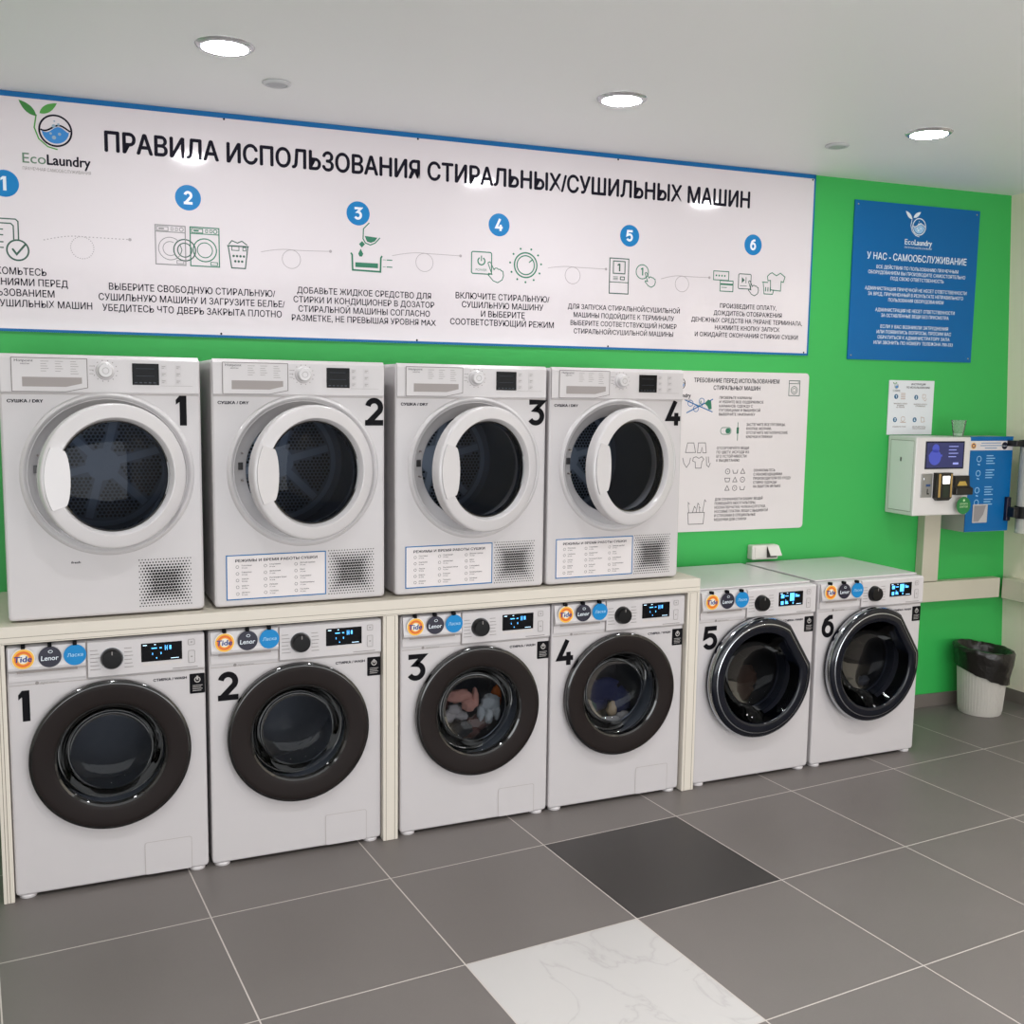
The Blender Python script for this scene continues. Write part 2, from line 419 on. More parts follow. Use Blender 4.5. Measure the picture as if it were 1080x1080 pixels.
# ------------------------------------------------------------------ washing machines
def lettering(parent, name, m, *calls):
    g = G()
    for fn, a, k in calls: getattr(g, fn)(*a, **k)
    return g.flat(name, m, parent)
def make_washer(name, variant):
    t = thing(name, '', 'washing machine', group='front-loading washing machines')
    HX, HZ = .30, .44
    shell(.60, 0, .82, (HX, HZ, .185), .535).build('body', WHITE, t)
    if variant: G().box(.004, .596, .03, .53, .82, .828, .004).build('top_panel', WHITE2, t)
    # control panel and drawer
    g = G().prism([(-.004, .693), (-.010, .700), (-.010, .812), (-.004, .818), (.002, .818), (.002, .693)], .236, .597, 'x')
    g.build('control_panel', WHITE2, t)
    g = G().prism([(-.006, .705), (-.006, .733), (-.014, .739), (-.021, .744), (-.022, .752), (-.012, .80), (-.009, .814), (-.002, .818), (.002, .818), (.002, .705)], .006, .230, 'x')
    dr = g.build('detergent_drawer', WHITE2, t)
    G().rect(.03, .205, .7325, .7395, -.0155).flat('lip_shade', GREYLINE, dr)  # flat grey strip painting the shade under the drawer lip
    G().rect(.006, .597, .690, .6925, -.0008).rect(.2305, .2355, .694, .818, -.0012).flat('panel_seam', SEAM, t)
    k = G().lathe(.308, .756, [(.0345, -.009), (.0345, -.013), (.031, -.030), (.029, -.034), (.0, -.0345)], 48).build('program_knob', KNOBB, t)
    g = G(); g.circ(.308, .756, .035, .0022, -.0106, n=36); g.flat('knob_rim', CHROME, k)
    G().rect(.3065, .3095, .772, .784, -.0352).flat('knob_pointer', GREY_L, k)
    for a, b, q in ((.243, .266, .004), (.346, .369, .002)):
        g = G()
        for i in range(6): z = .785-i*.0125; g.rect(a, b+q*(i % 3), z, z+.0022, -.0106)
        g.flat('program_lettering', GREY_L, t)
    dp = G().box(.398, .526, -.0125, -.009, .735, .796, .0012).build('display', SCREEN, t)
    g = G(); y = -.0131
    for (x0, x1, z0, z1) in ((.43, .447, .777, .7805), (.455, .462, .777, .7805), (.472, .474, .770, .786), (.478, .480, .770, .786), (.476, .4785, .7765, .779), (.486, .492, .772, .785),
                             (.432, .434, .757, .764), (.458, .461, .757, .764), (.444, .447, .744, .748)):
        g.rect(x0, x1, z0, z1, y)
    if variant:
        for (x0, x1, z0, z1) in ((.408, .425, .77, .785), (.408, .422, .742, .757), (.43, .444, .744, .756), (.455, .478, .756, .790), (.470, .475, .742, .751), (.492, .505, .772, .78)): g.rect(x0, x1, z0, z1, y)
    g.flat('display_digits', LEDB, dp)
    g = G().rect(.404, .416, .789, .7912, y).rect(.49, .515, .741, .7425, y).rect(.438, .444, .7895, .7915, y); g.flat('display_icons', LEDW, dp)
    g = G()
    for i in range(4): g.rect(.402+i*.031, .430+i*.031, .722, .7305, -.0105)
    g.flat('soft_keys', mat('key_pale', '#cfc8c5', .4), t)
    for z0, z1 in ((.780, .799), (.720, .761)):
        b = G().prism(rr_pts(.546, .566, z0, z1, .003), -.0118, -.009).build('button', WHITE, t)
        G().rrect(.546, .566, z0, z1, .003, .0016, -.0121).rect(.553, .559, (z0+z1)/2-.002, (z0+z1)/2+.002, -.0121).flat('button_outline', GREY_L, b)
    lettering(t, 'model_lettering', GREY_L, ('rect', (.495, .575, .7035, .7062, -.0106), {}))
    lettering(t, 'inverter_lettering', GREY_L, ('text', ('digital inverter', .096, .697-.006, .0068, -.0009), dict(align='L')), ('disc', (.086, .6945, .0055, -.0009), dict(n=20)))
    lettering(t, 'wash_lettering', INK, ('text', ('СТИРКА / WASH', .434, .6632, .0088, -.0009), dict(align='L', bold=.04, width=.106)))
    bd = G().prism(rr_pts(.549, .598, .610, .678, .003), -.0014, 0).build('warranty_sticker', BLACK, t)
    g = G().circ(.574, .657, .0085, .0035, -.0019, 110, 430, 24).rect(.571, .577, .656, .670, -.0019)
    for i in range(4): g.rect(.558, .590-.004*(i % 2), .6365-i*.006, .6385-i*.006, -.0019)
    g.flat('sticker_emblem', mat('sticker_print', '#a9a4a2', .5), bd)
    # three round product tags hanging from clips on the drawer
    def product_tag(cx, m, clip=True):
        y = -.0235
        o = G().lathe(cx, .781, [(0, y), (.0335, y), (.0335, y+.0012), (0, y+.0012)], 40).build('product_tag', m, t)
        G().box(cx-.006, cx+.006, y-.001, -.006, .812, .824, .001).build('clip', BLACK, o)
        return o, y-.0006
    o, y = product_tag(.050, TAGW)
    G().disc(.050, .780, .0312, y).flat('yellow_disc', TIDEY, o)
    G().circ(.050, .780, .0215, .0075, y-.0003).flat('orange_rings', TIDEO, o)
    G().disc(.050, .780, .0145, y-.0003).flat('white_core', TAGW, o)
    G().text('Tide', .048, .7715, .0185, y-.0008, bold=.03, width=.052, slant=.12).flat('lettering', TIDEB, o)
    o, y = product_tag(.126, LENN)
    G().text('Lenor', .125, .7705, .0155, y-.0006, bold=.012, width=.05, slant=.1).circ(.128, .798, .006, .0016, y-.0006, n=20, ez=.7).flat('lettering', WTXT, o)
    o, y = product_tag(.199, LASB)
    G().text('Ласка', .199, .776, .0115, y-.0006, bold=.008, width=.046, slant=.1).flat('lettering', mat('tag_text_pale', '#a8d8f4', .4), o)
    # filter flap
    if not variant: fl = G().prism(rr_pts(.394, .544, .002, .114, .008), -.0012, .0).build('filter_flap', WHITE, t)
    if not variant: G().stroke([(.394, .004)]+[p for p in rr_pts(.394, .544, .002, .114, .008) if p[1] > .05][::-1]+[(.544, .004)], .0016, -.0016).flat('flap_gap', SEAM, fl)
    for x, yy in ((.036, .024), (.564, .024), (.04, .48), (.56, .48)):
        G().lathe(x, yy, [(0, -.0108), (.026, -.0108), (.027, -.004), (.024, -.0005), (.012, .001), (0, .001)], 24, axis='z').build('foot', WHITE2, t)
    # drum, gasket, door
    G().lathe(HX, HZ, [(.184, .02), (.235, .09), (.235, .42), (.0, .43)], 64).build('drum', STEEL, t)
    G().lathe(HX, HZ, [(.183, .028), (.176, .02), (.158, .035), (.152, .055), (.160, .075), (.18, .085)], 64).build('gasket', RUBBER, t)
    if not variant:
        dr = G().lathe(HX, HZ, [(.238, -.0005), (.246, -.008), (.2475, -.020), (.2455, -.029), (.2425, -.0325), (.2385, -.0342), (.225, -.0345), (.205, -.0335), (.185, -.0318), (.175, -.0305), (.170, -.0285), (.167, -.0245), (.165, -.012), (.172, -.001)], 96).build('door', RING, t)
        G().lathe(HX, HZ, [(.2482, -.019), (.2468, -.0295), (.2405, -.0342), (.2375, -.0346)], 96).build('outer_rim', RIMB, dr)
        G().lathe(HX, HZ, [(.1725, -.0308), (.166, -.0275), (.1625, -.012), (.168, -.003)], 96).build('inner_rim', RIMB, dr)
        G().lathe(HX, HZ, [(.163, -.012), (.150, .004), (.140, .04), (.125, .062), (.09, .074), (.05, .079), (0, .080)], 72).build('door_glass', GLW, dr)
        G().lathe(HX, HZ, [(.146, .052), (.150, .056), (.146, .060)], 72).build('bowl_edge', STEEL, dr)
    else:
        def rf(a, k):                                     # grip: the circle is cut straight at the upper right
            d = (a-math.radians(33)+PI) % (2*PI)-PI
            if abs(d) < math.radians(24): return math.cos(math.radians(24))/math.cos(d) if abs(d) < math.radians(24) else 1
            return 1
        dr = G().lathe(HX, HZ, [(.246, -.0005), (.258, -.010), (.261, -.030), (.257, -.044), (.248, -.053), (.236, -.056), (.222, -.0565), (.208, -.0560), (.200, -.0545), (.196, -.050), (.192, -.03), (.180, -.004)], 120, rf=rf).build('door', NAVYR, t)
        G().lathe(HX, HZ, [(.2615, -.026), (.262, -.032), (.2595, -.0405), (.256, -.046)], 120, rf=rf).build('chrome_rim', CHROME, dr)
        G().lathe(HX, HZ, [(.2362, -.0562), (.2345, -.0575), (.2325, -.0578)], 120, rf=rf).build('inner_rim', CHROME, dr)
        G().lathe(HX, HZ, [(.195, -.048), (.186, -.03), (.168, .0), (.150, .035), (.13, .058), (.09, .072), (.05, .078), (0, .080)], 72).build('door_glass', GLN, dr)
        G().lathe(HX, HZ, [(.151, .036), (.155, .040), (.150, .044)], 72).build('bowl_edge', STEEL, dr)
    return t
def number(parent, d, x0, z0, w, h, t_, y): G().numeral(d, x0, z0, w, h, t_, y).flat('number_decal', BLACK, parent)
ZB = .0111
wa = make_washer('washing_machine', 0)
wb = make_washer('washing_machine', 1)
WX = [0, .612, 1.285, 1.894, 2.572, 3.190]
WLAB = ['white washing machine numbered 1, dark door ring, under the left end of the worktop',
        'white washing machine numbered 2, dark door ring, left of the cream middle panel',
        'white washing machine numbered 3 with colourful laundry behind its dark door ring',
        'white washing machine numbered 4 with navy and white laundry behind its dark door ring',
        'white washing machine numbered 5 with glossy navy-black bulging door, beside the worktop end post',
        'white washing machine numbered 6 with glossy navy-black bulging door, last in the row']
NW = [.036, .068, .068, .068, .068, .068]
washers = []
first = {0: True, 1: True}
srcs = {0: dup(wa), 1: dup(wb)}
for i, x in enumerate(WX):
    v = 0 if i < 4 else 1
    if first[v]: o = (wa, wb)[v]; first[v] = False
    else: o = dup(srcs[v])
    o.location = (x, .0 if v == 0 else .005, ZB); o['label'] = WLAB[i]; washers.append(o)
for i, o in enumerate(washers): number(o, str(i+1), .028 if i else .03, .574, NW[i], .100, .0195, -.0012)
def kill(o):
    for c in list(o.children): kill(c)
    bpy.data.objects.remove(o)
kill(srcs[0]); kill(srcs[1])

# ------------------------------------------------------------------ worktop frame
t = thing('worktop', 'long cream laminate worktop carrying the four tumble dryers', 'worktop', (0, 0, 0))
G().box(-.034, 2.557, -.018, .60, .862, .896, .002).build('top_board', LAMIN, t)
G().box(-.034, 2.557, -.022, -.0185, .840, .8955, .0015).build('front_rail', LAMIN2, t)
G().rect(-.03, 2.553, .8605, .8622, -.0224).rect(-.03, 2.553, .8445, .8457, -.0224).flat('rail_groove', LAMG, t)
for x0, x1, lab in ((-.034, -.002, 'narrow cream upright panel under the left end of the worktop, left of washing machine 1'),
                    (1.2145, 1.2705, 'cream upright panel under the worktop between washing machines 2 and 3'),
                    (2.500, 2.557, 'cream upright panel under the right end of the worktop, beside washing machine 5')):
    t = thing('support_panel', lab, 'support panel', (0, 0, 0), group='upright panels under the worktop')
    p = G().box(x0, x1, -.020, .58, .0005, .8395 if x0 < 0 else .8395, .002).build('board', LAMIN2, t)
    G().rect(x0+.010, x0+.0118, .002, .838, -.0204).rect(x1-.0135, x1-.0115, .002, .838, -.0204).flat('edge_groove', LAMG, p)

# ------------------------------------------------------------------ tumble dryers
DZ = .902
def make_dryer(name):
    t = thing(name, '', 'tumble dryer', group='tumble dryers on the worktop')
    HX, HZ = .309, .459
    shell(.595, 0, .832, (HX, HZ, .238), .56, r=.014, ch=.008).build('body', WHITE, t)
    G().prism([(-.003, .7135), (-.008, .719), (-.008, .822), (.0, .833), (.010, .8345), (.010, .7135)], .006, .589, 'x').build('control_panel', WHITE2, t)
    y = -.0086
    dr = G().prism([(.037, .824), (.037, .714+.004), (.189, .714+.004), (.252, .731), (.252, .824)], -.0105, -.007).build('water_drawer', WHITE2, t)
    G().stroke([(.037, .8225), (.037, .7195), (.189, .7195), (.252, .7325), (.252, .8225)], .0022, -.0109, True).flat('drawer_gap', mat('gap_grey', '#77716e', .5), dr)
    G().poly([(.066, .764), (.066, .731), (.190, .731), (.236, .742), (.236, .764)], -.0111).flat('grip_recess', mat('recess_grey', '#9a9290', .5), dr)
    G().poly([(.066, .7345), (.066, .731), (.190, .731), (.236, .742), (.236, .7455), (.190, .7345)], -.0115).flat('grip_lip', WHITE2, dr)
    g = G()
    g.text('Hotpoint', .046, .8105, .0078, -.0111, 'L', width=.052); g.text('ARISTON', .062, .802, .004, -.0111, 'L', width=.026); g.flat('brand_lettering', INK, dr)
    for x, n in ((.119, 5), (.160, 5), (.204, 6)):
        g = G()
        for i in range(n): g.rect(x, x+.016+.007*((i*7+n) % 3)/2, .812-i*.0075, .8134-i*.0075, -.0111)
        g.flat('program_list', GREY_L, dr)
    g = G()
    for i in range(14):
        a = 2*PI*i/14; g.disc(.305+.036*math.cos(a), .7865+.033*math.sin(a), .0018, y-.0003, 8)
    for i in range(3): g.rect(.258, .27, .80-i*.012, .8015-i*.012, y-.0003)
    g.flat('dial_marks', GREY_L, t)
    k = G().lathe(.305, .7865, [(.0285, -.008), (.0275, -.014), (.0225, -.018), (.0215, -.032), (.019, -.036), (.0, -.0365)], 48).build('program_knob', DOORW, t)
    G().circ(.305, .7865, .0215, .0016, -.0182, n=36).circ(.305, .7865, .0095, .0014, -.037, n=24).flat('knob_ring', GREY_L, k)
    dp = G().box(.385, .466, -.0105, -.0075, .744, .812, .001).build('display', SCREEN, t)
    g = G()
    for i in range(5): g.rect(.392+i*.014, .400+i*.014, .750, .7525, -.0109)
    g.rect(.396, .452, .7955, .7963, -.0109).rect(.396, .452, .772, .7728, -.0109); g.flat('display_icons', mat('display_dim', '#222c3a', .4), dp)
    for cx in (.481, .526):
        for i in range(3):
            b = G().prism(rr_pts(cx-.009, cx+.009, .748+i*.023, .764+i*.023, .002), -.0095, -.0075).build('button', WHITE, t)
            G().rect(cx-.006, cx+.005, .757+i*.023, .7588+i*.023, -.0099).rect(cx-.006, cx+.001, .752+i*.023, .7535+i*.023, -.0099).flat('button_icon', GREY_L, b)
    G().rect(.47, .57, .7415, .7422, y-.0003).flat('panel_line', GREY_L, t)
    G().rect(.006, .589, .7105, .7128, -.0006).flat('panel_seam', SEAM, t)
    G().text('СУШКА / DRY', .021, .6855, .0095, -.0008, 'L', bold=.045, width=.102).flat('dry_lettering', INK, t)
    # surround of the porthole, sloping inward
    sr = G().lathe(HX, HZ, [(.262, .0), (.258, -.007), (.251, -.010), (.246, -.008), (.238, .004), (.215, .030), (.196, .040), (.192, .046), (.192, .07), (.25, .075)], 96).build('door_surround', DOORW, t)
    g = G().box(.088, .1035, -.001+.018, .03, .464, .489, .001); g.build('latch', mat('latch_dark', '#2c2a2c', .3), sr)
    for z in (.428, .520): G().lathe(.101, z, [(0, .010), (.0035, .010), (.0035, .03)], 14).build('screw', GREYLINE, sr)
    d = G().lathe(HX, HZ, [(.191, .065), (.25, .10), (.25, .46), (0, .462)], 64).build('drum', DRUMD, t)
    g = G()
    for i in range(6):
        a = 2*PI*i/6+.26
        c, s_ = math.cos(a), math.sin(a)
        g.stroke([(HX+.05*c, HZ+.05*s_), (HX+.2*c, HZ+.2*s_)], .026, .455)
    g.circ(HX, HZ, .215, .018, .4555).disc(HX, HZ, .058, .4545); g.flat('rear_star', DRUMP, d)
    g = G()
    for i in range(-14, 15):
        for j in range(-16, 17):
            x = i*.0145+(.00725 if j % 2 else 0); z = j*.0125; r = math.hypot(x, z)
            if not .065 < r < .2: continue
            a = (math.atan2(z, x)-.26) % (PI/3); a = min(a, PI/3-a)
            if r*math.sin(a) < .02: continue
            g.disc(HX+x, HZ+z, .0052, .4548, 8)
    pf = g.flat('rear_perforation', HOLE, d); pf['kind'] = 'stuff'
    # door, hinged on the right and left ajar
    HXR, R = .536, .227
    door = G().lathe(-R, 0, [(.205, .030), (.224, .022), (.2275, .004), (.2275, -.016), (.2268, -.0195), (.2248, -.0225), (.2218, -.0245), (.218, -.0256), (.200, -.0290), (.1855, -.0312), (.1835, -.0306), (.182, -.0285), (.1735, -.010), (.171, .012), (.18, .026)], 96).build('door', DOORW, t, loc=(HXR, -.014, HZ))
    door.data.set_sharp_from_angle(angle=math.radians(24)); door.rotation_euler = (0, 0, math.radians(16.5))
    G().lathe(-R, 0, [(.1722, -.009), (.14, -.015), (.08, -.019), (0, -.020)], 64).build('door_glass', GLD, door)
    G().lathe(-R, 0, [(.1735, -.0125), (.1695, -.011), (.1695, .02), (.1735, .025)], 72).build('glass_seal', RIMB, door)
    P = []
    for i in range(25):
        a = math.radians(154+52*i/24); P.append((-R+.2185*math.cos(a), .2185*math.sin(a)))
    P += [(-R-.150+.012*math.cos(u*1.3)-.004, .165*math.sin(u)*.52) for u in [(-1+2*i/10)*1.35 for i in range(11)]]
    G().prism(P, -.0318, -.0205).build('handle', DOORW, door)
    # vent grille: a block of round punched holes, bigger toward the middle
    g = G()
    for j in range(17):
        for i in range(18):
            x = .391+i*.0095+(.00475 if j % 2 else 0); z = .0225+j*.0096
            if x > .553: continue
            e = max(abs(x-.471)/.082, abs(z-.099)/.078); r = .0047-.0026*max(0, e-.4)/.6
            g.disc(x, z, r, -.0007, 10)
    g.flat('vent_grille', HOLE, t)
    for x, yy in ((.05, .05), (.545, .05), (.05, .5), (.545, .5)):
        G().lathe(x, yy, [(0, -.0058), (.02, -.0058), (.02, .002), (0, .002)], 20, axis='z').build('foot', GREYLINE, t)
    return t
da = make_dryer('tumble_dryer'); src = dup(da)
DX = [.011, .639, 1.272, 1.879]
DLAB = ['white tumble dryer numbered 1 without a chart, on the left end of the worktop',
        'white tumble dryer numbered 2 with blue-framed chart, second from left on the worktop',
        'white tumble dryer numbered 3 with blue-framed chart, third from left on the worktop',
        'white tumble dryer numbered 4 with blue-framed chart, on the right end of the worktop']
NX = [(.516, .037), (.523, .066), (.521, .066), (.521, .064)]
ROWS = [('Полотенца', '40 мин'), ('Синтетика', '60 мин'), ('Хлопок', '90 мин'), ('Шерсть', '60 мин'), ('Джинсы', '80 мин')]
ROWS2 = [('Спортивная', '60 мин'), ('Деликатная', '45 мин'), ('Постельное белье', '90 мин'), ('Рубашки', '50 мин'), ('Экспресс', '30 мин')]
ROWS3 = [('Детская одежда', '60 мин'), ('Шелк', '40 мин'), ('Смешанные', '70 мин'), ('Проветривание', '20 мин'), ('Пуховики', '90 мин')]
dryers = []
for i, x in enumerate(DX):
    o = da if i == 0 else dup(src)
    o.location = (x, .025, DZ); o['label'] = DLAB[i]; dryers.append(o)
    number(o, str(i+1), NX[i][0], .614, NX[i][1], .097, .0195, -.0012)
    if i == 0:
        G().text('fresh', .187, .1755, .0075, -.001, 'L', bold=.03, width=.028).flat('model_lettering', INK, o)
    else:
        ch = G().box(.038, .381, -.0022, -.0002, .022, .178, .0006).build('mode_chart', SIGNW2, o)
        G().frame(.0385, .3805, .0225, .1775, .0038, -.0026).flat('chart_border', SBLUE, ch)
        G().text('РЕЖИМЫ И ВРЕМЯ РАБОТЫ СУШКИ', .2095, .1525, .0092, -.0026, bold=.022, width=.28).flat('heading', INK, ch)
        g = G()
        for c_, (bx, R_) in enumerate(((.076, ROWS), (.17, ROWS2), (.275, ROWS3))):
            for j, (a1, a2) in enumerate(R_):
                z = .139-j*.0232
                g.circ(bx, z-.003, .0048, .0012, -.0026, n=14)
                g.text(a1, bx+.014, z-.001, .0048, -.0026, 'L', bold=.012).text(a2, bx+.014, z-.009, .0044, -.0026, 'L')
        g.flat('mode_lettering', mat('chart_print', '#4a4547', .5), ch)
kill(src)

# ------------------------------------------------------------------ laundry behind the glass
def laundry(lab, hexc, i, y, blobs, seed, rough=.8):
    m = mat('cloth_'+hexc[1:], hexc, rough, var=.15, scale=25, bump=.3)
    x0 = WX[i]; g = G()
    for n_, (x, z, rx, rz) in enumerate(blobs): g.blob((x0+x, y, ZB+z), (rx, .017, rz), seed+n_, .3)
    return tag(g.build('laundry', m, smooth=80), lab, 'laundry', 'laundry in the washing machines')
laundry('pale pink garment with a pointed end, behind the glass of machine 3', '#c98f7f', 2, 0.115, [(.27, .462, .055, .026), (.318, .425, .03, .03), (.34, .448, .014, .04)], 1)
laundry('dark red cloth at the left edge of the glass of machine 3', '#6d2626', 2, 0.205, [(.232, .416, .034, .04), (.215, .36, .03, .04)], 5)
laundry('light grey-white bundle left of centre behind the glass of machine 3', '#b9b0ac', 2, 0.16, [(.272, .395, .032, .022), (.25, .37, .03, .026), (.30, .365, .028, .02)], 8)
laundry('pale grey glove-like cloth at right behind the glass of machine 3', '#a9abaa', 2, 0.115, [(.405, .418, .04, .036), (.366, .386, .016, .034), (.40, .372, .016, .036), (.433, .382, .014, .034)], 12)
laundry('orange cloth at the right edge of the glass of machine 3', '#c4641c', 2, 0.16, [(.448, .428, .022, .045)], 16)
laundry('black mesh cloth at the bottom behind the glass of machine 3', '#131217', 2, 0.115, [(.287, .327, .04, .034)], 19)
laundry('brownish red cloth at the bottom behind the glass of machine 3', '#6b463f', 2, 0.16, [(.375, .335, .05, .034), (.335, .30, .05, .03), (.27, .29, .05, .022)], 23)
laundry('white fluffy cloth at the bottom behind the glass of machine 4', '#c9c2bb', 3, 0.12, [(.337, .277, .075, .026), (.40, .292, .03, .024)], 31)
laundry('small beige cloth in the middle behind the glass of machine 4', '#b39a78', 3, 0.115, [(.341, .334, .022, .03)], 35)
laundry('navy blue cloth filling the upper part of machine 4', '#1c2552', 3, 0.165, [(.31, .40, .085, .055), (.41, .345, .05, .06), (.30, .345, .05, .03)], 38)
laundry('teal cloth at the lower left behind the glass of machine 4', '#27504e', 3, 0.12, [(.249, .335, .025, .04)], 42)
laundry('brown cloth lying behind the dark glass of machine 5', '#a8785a', 4, 0.13, [(.31, .335, .07, .05), (.34, .39, .06, .06)], 46)
laundry('small grey cloth lying behind the dark glass of machine 6', '#b4b5b7', 5, 0.12, [(.30, .32, .035, .026), (.39, .315, .03, .024)], 50)

# ------------------------------------------------------------------ signs on the green wall
def wall_thing(name, label, cat, d=.0, group=None): return thing(name, label, cat, wl(0, d, 0), RZ, group)
def screw(parent, x, z, y): G().lathe(x, z, [(0, y-.0018), (.0028, y-.0016), (.0042, y-.0004), (.0042, y)], 14).build('screw', mat('screw_dark', '#2a2d33', .3, metal=.6), parent)
def leaf_pts(ax, az, bx, bz, w):
    A, B = Vector((ax, az)), Vector((bx, bz)); d = B-A; n = Vector((-d.y, d.x)); P = []
    for i in range(11): u = i/10; q = A+d*u+n*w*math.sin(PI*u)**.8*(1-.35*u); P.append((q.x, q.y))
    for i in range(1, 10): u = 1-i/10; q = A+d*u-n*w*math.sin(PI*u)**.8*(1-.35*u); P.append((q.x, q.y))
    return P
def logo(parent, cx, cz, s, y, mono=None, text=True):
    """leaves, a porthole with water and the name; s = porthole radius"""
    r = s; X = lambda a: cx+a*s
    Z = lambda a: cz+a*s
    o = G().circ(cx, cz, r, .12*s, y, n=48).flat('logo', mono or INK, parent)
    G().stroke([(X(-1.15), Z(.95)), (X(-1.3), Z(.1)), (X(-1.05), Z(-.6)), (X(-.5), Z(-1.08)), (X(.1), Z(-1.22))], .09*s, y).flat('logo_stem', mono or LEAF, o)
    G().poly(leaf_pts(X(-1.15), Z(.85), X(-2.2), Z(1.8), .2), y).flat('logo_leaf', mono or LEAFD, o)
    G().poly(leaf_pts(X(-.95), Z(1.05), X(.15), Z(1.8), .22), y).flat('logo_leaf', mono or LEAF, o)
    P = [(X(-.8+1.6*i/16), Z(.06+.2*math.sin(i/16*2*PI-PI*.75))) for i in range(17)]
    P += [(X(.84*math.cos(a)), Z(.84*math.sin(a))) for a in [math.radians(4-188*i/24) for i in range(25)]]
    w = G().poly(P, y-.0002).flat('logo_water', mono and mat('logo_water_pale', '#9cc6e8', .4) or WATER, o)
    G().stroke([(X(-.93+1.86*i/16), Z(.16+.2*math.sin(i/16*2*PI-PI*.75))) for i in range(17)], .11*s, y-.0002).flat('logo_wave', mono or INK, o)
    g = G()
    for a, b, q in ((-.1, .3, .12), (.2, .42, .09), (-.05, .62, .06), (.25, -.2, .1), (-.1, -.45, .13), (-.3, -.2, .08)): g.disc(X(a), Z(b), q*s, y-.0004, 14)
    g.flat('logo_bubbles', mono or mat('bubble', '#8fa6b8', .4), o)
    if text:
        G().text('Eco', X(-2.1), Z(-2.25), .95*s*.72, y, 'L', width=1.45*s, bold=.006).flat('logo_eco', mono or LOGOG, o)
        G().text('Laundry', X(-.6), Z(-2.25), .95*s*.72, y, 'L', width=2.75*s, bold=.028).flat('logo_laundry', mono or INK, o)
        G().text('ПРАЧЕЧНАЯ САМООБСЛУЖИВАНИЯ', X(0.02), Z(-2.72), .22*s, y, 'C', width=4.25*s).flat('logo_strapline', mono or GREY_L, o)
    return o
# --- the big rules board
t = wall_thing('rules_board', 'large white blue-edged board with six numbered washing steps, high on the green wall', 'sign')
S0, S1, Z0, Z1 = -.45, 3.530, 1.836, 2.6862
Y0 = -.010
G().box(S0, S1, Y0, -.001, Z0, Z1, .001).build('panel', SIGNW, t)
g = G(); y = Y0-.0005
g.rect(S0, S1, Z1-.019, Z1, y).rect(S0, S1, Z0, Z0+.010, y).rect(S1-.009, S1, Z0, Z1, y).rect(S0, S0+.009, Z0, Z1, y)
g.flat('blue_border', SBLUE, t)
for s_, z in ((.802, 2.664), (1.571, 2.664), (2.483, 2.664), (3.512, 2.662), (.778, 1.851), (1.57, 1.85), (2.455, 1.85), (3.504, 1.85)): screw(t, s_, z, Y0)
y = Y0-.0007
logo(t, .206, 2.562, .054, y)
G().text('ПРАВИЛА ИСПОЛЬЗОВАНИЯ СТИРАЛЬНЫХ/СУШИЛЬНЫХ МАШИН', (.371+3.168)/2, 2.506, .072, y, bold=.030, width=3.168-.371).flat('heading', INK, t)
STEPS = [(.032, ['ОЗНАКОМЬТЕСЬ', 'С ТРЕБОВАНИЯМИ ПЕРЕД', 'ИСПОЛЬЗОВАНИЕМ', 'СТИРАЛЬНЫХ/СУШИЛЬНЫХ МАШИН'], 2.066, .0385, .0255, .56),
         (.680, ['ВЫБЕРИТЕ СВОБОДНУЮ СТИРАЛЬНУЮ/', 'СУШИЛЬНУЮ МАШИНУ И ЗАГРУЗИТЕ БЕЛЬЕ/', 'УБЕДИТЕСЬ ЧТО ДВЕРЬ ЗАКРЫТА ПЛОТНО'], 2.027, .0395, .0255, .69),
         (1.352, ['ДОБАВЬТЕ ЖИДКОЕ СРЕДСТВО ДЛЯ', 'СТИРКИ И КОНДИЦИОНЕР В ДОЗАТОР', 'СТИРАЛЬНОЙ МАШИНЫ СОГЛАСНО', 'РАЗМЕТКЕ, НЕ ПРЕВЫШАЯ УРОВНЯ MAX'], 2.046, .0365, .0245, .60),
         (1.952, ['ВКЛЮЧИТЕ СТИРАЛЬНУЮ/', 'СУШИЛЬНУЮ МАШИНУ', 'И ВЫБЕРИТЕ', 'СООТВЕТСТВУЮЩИЙ РЕЖИМ'], 2.056, .0365, .0255, .475),
         (2.535, ['ДЛЯ ЗАПУСКА СТИРАЛЬНОЙ/СУШИЛЬНОЙ', 'МАШИНЫ ПОДОЙДИТЕ К ТЕРМИНАЛУ', 'ВЫБЕРИТЕ СООТВЕТСТВУЮЩИЙ НОМЕР', 'СТИРАЛЬНОЙ/СУШИЛЬНОЙ МАШИНЫ'], 2.030, .0355, .0215, .56),
         (3.182, ['ПРОИЗВЕДИТЕ ОПЛАТУ,', 'ДОЖДИТЕСЬ ОТОБРАЖЕНИЯ', 'ДЕНЕЖНЫХ СРЕДСТВ НА ЭКРАНЕ ТЕРМИНАЛА,', 'НАЖМИТЕ КНОПКУ ЗАПУСК', 'И ОЖИДАЙТЕ ОКОНЧАНИЯ СТИРКИ/ СУШКИ'], 2.064, .0335, .0205, .61)]
BX = [.031, .664, 1.322, 1.929, 2.549, 3.194]; BZ = [2.362, 2.360, 2.349, 2.345, 2.340, 2.340]
for i, (cx, L, zt, pitch, cap, w) in enumerate(STEPS):
    G().lines(L, cx, zt, pitch, cap, y, bold=.012, width=w).flat('step_lettering', INK, t)
    b = G().disc(BX[i], BZ[i], .0475, y).flat('step_badge', BADGE, t)
    wdt = .021 if i == 0 else .032
    G().numeral(str(i+1), BX[i]-wdt/2-(.003 if i == 0 else 0), BZ[i]-.025, wdt, .05, .0098, y-.0004).flat('badge_numeral', WTXT, b)
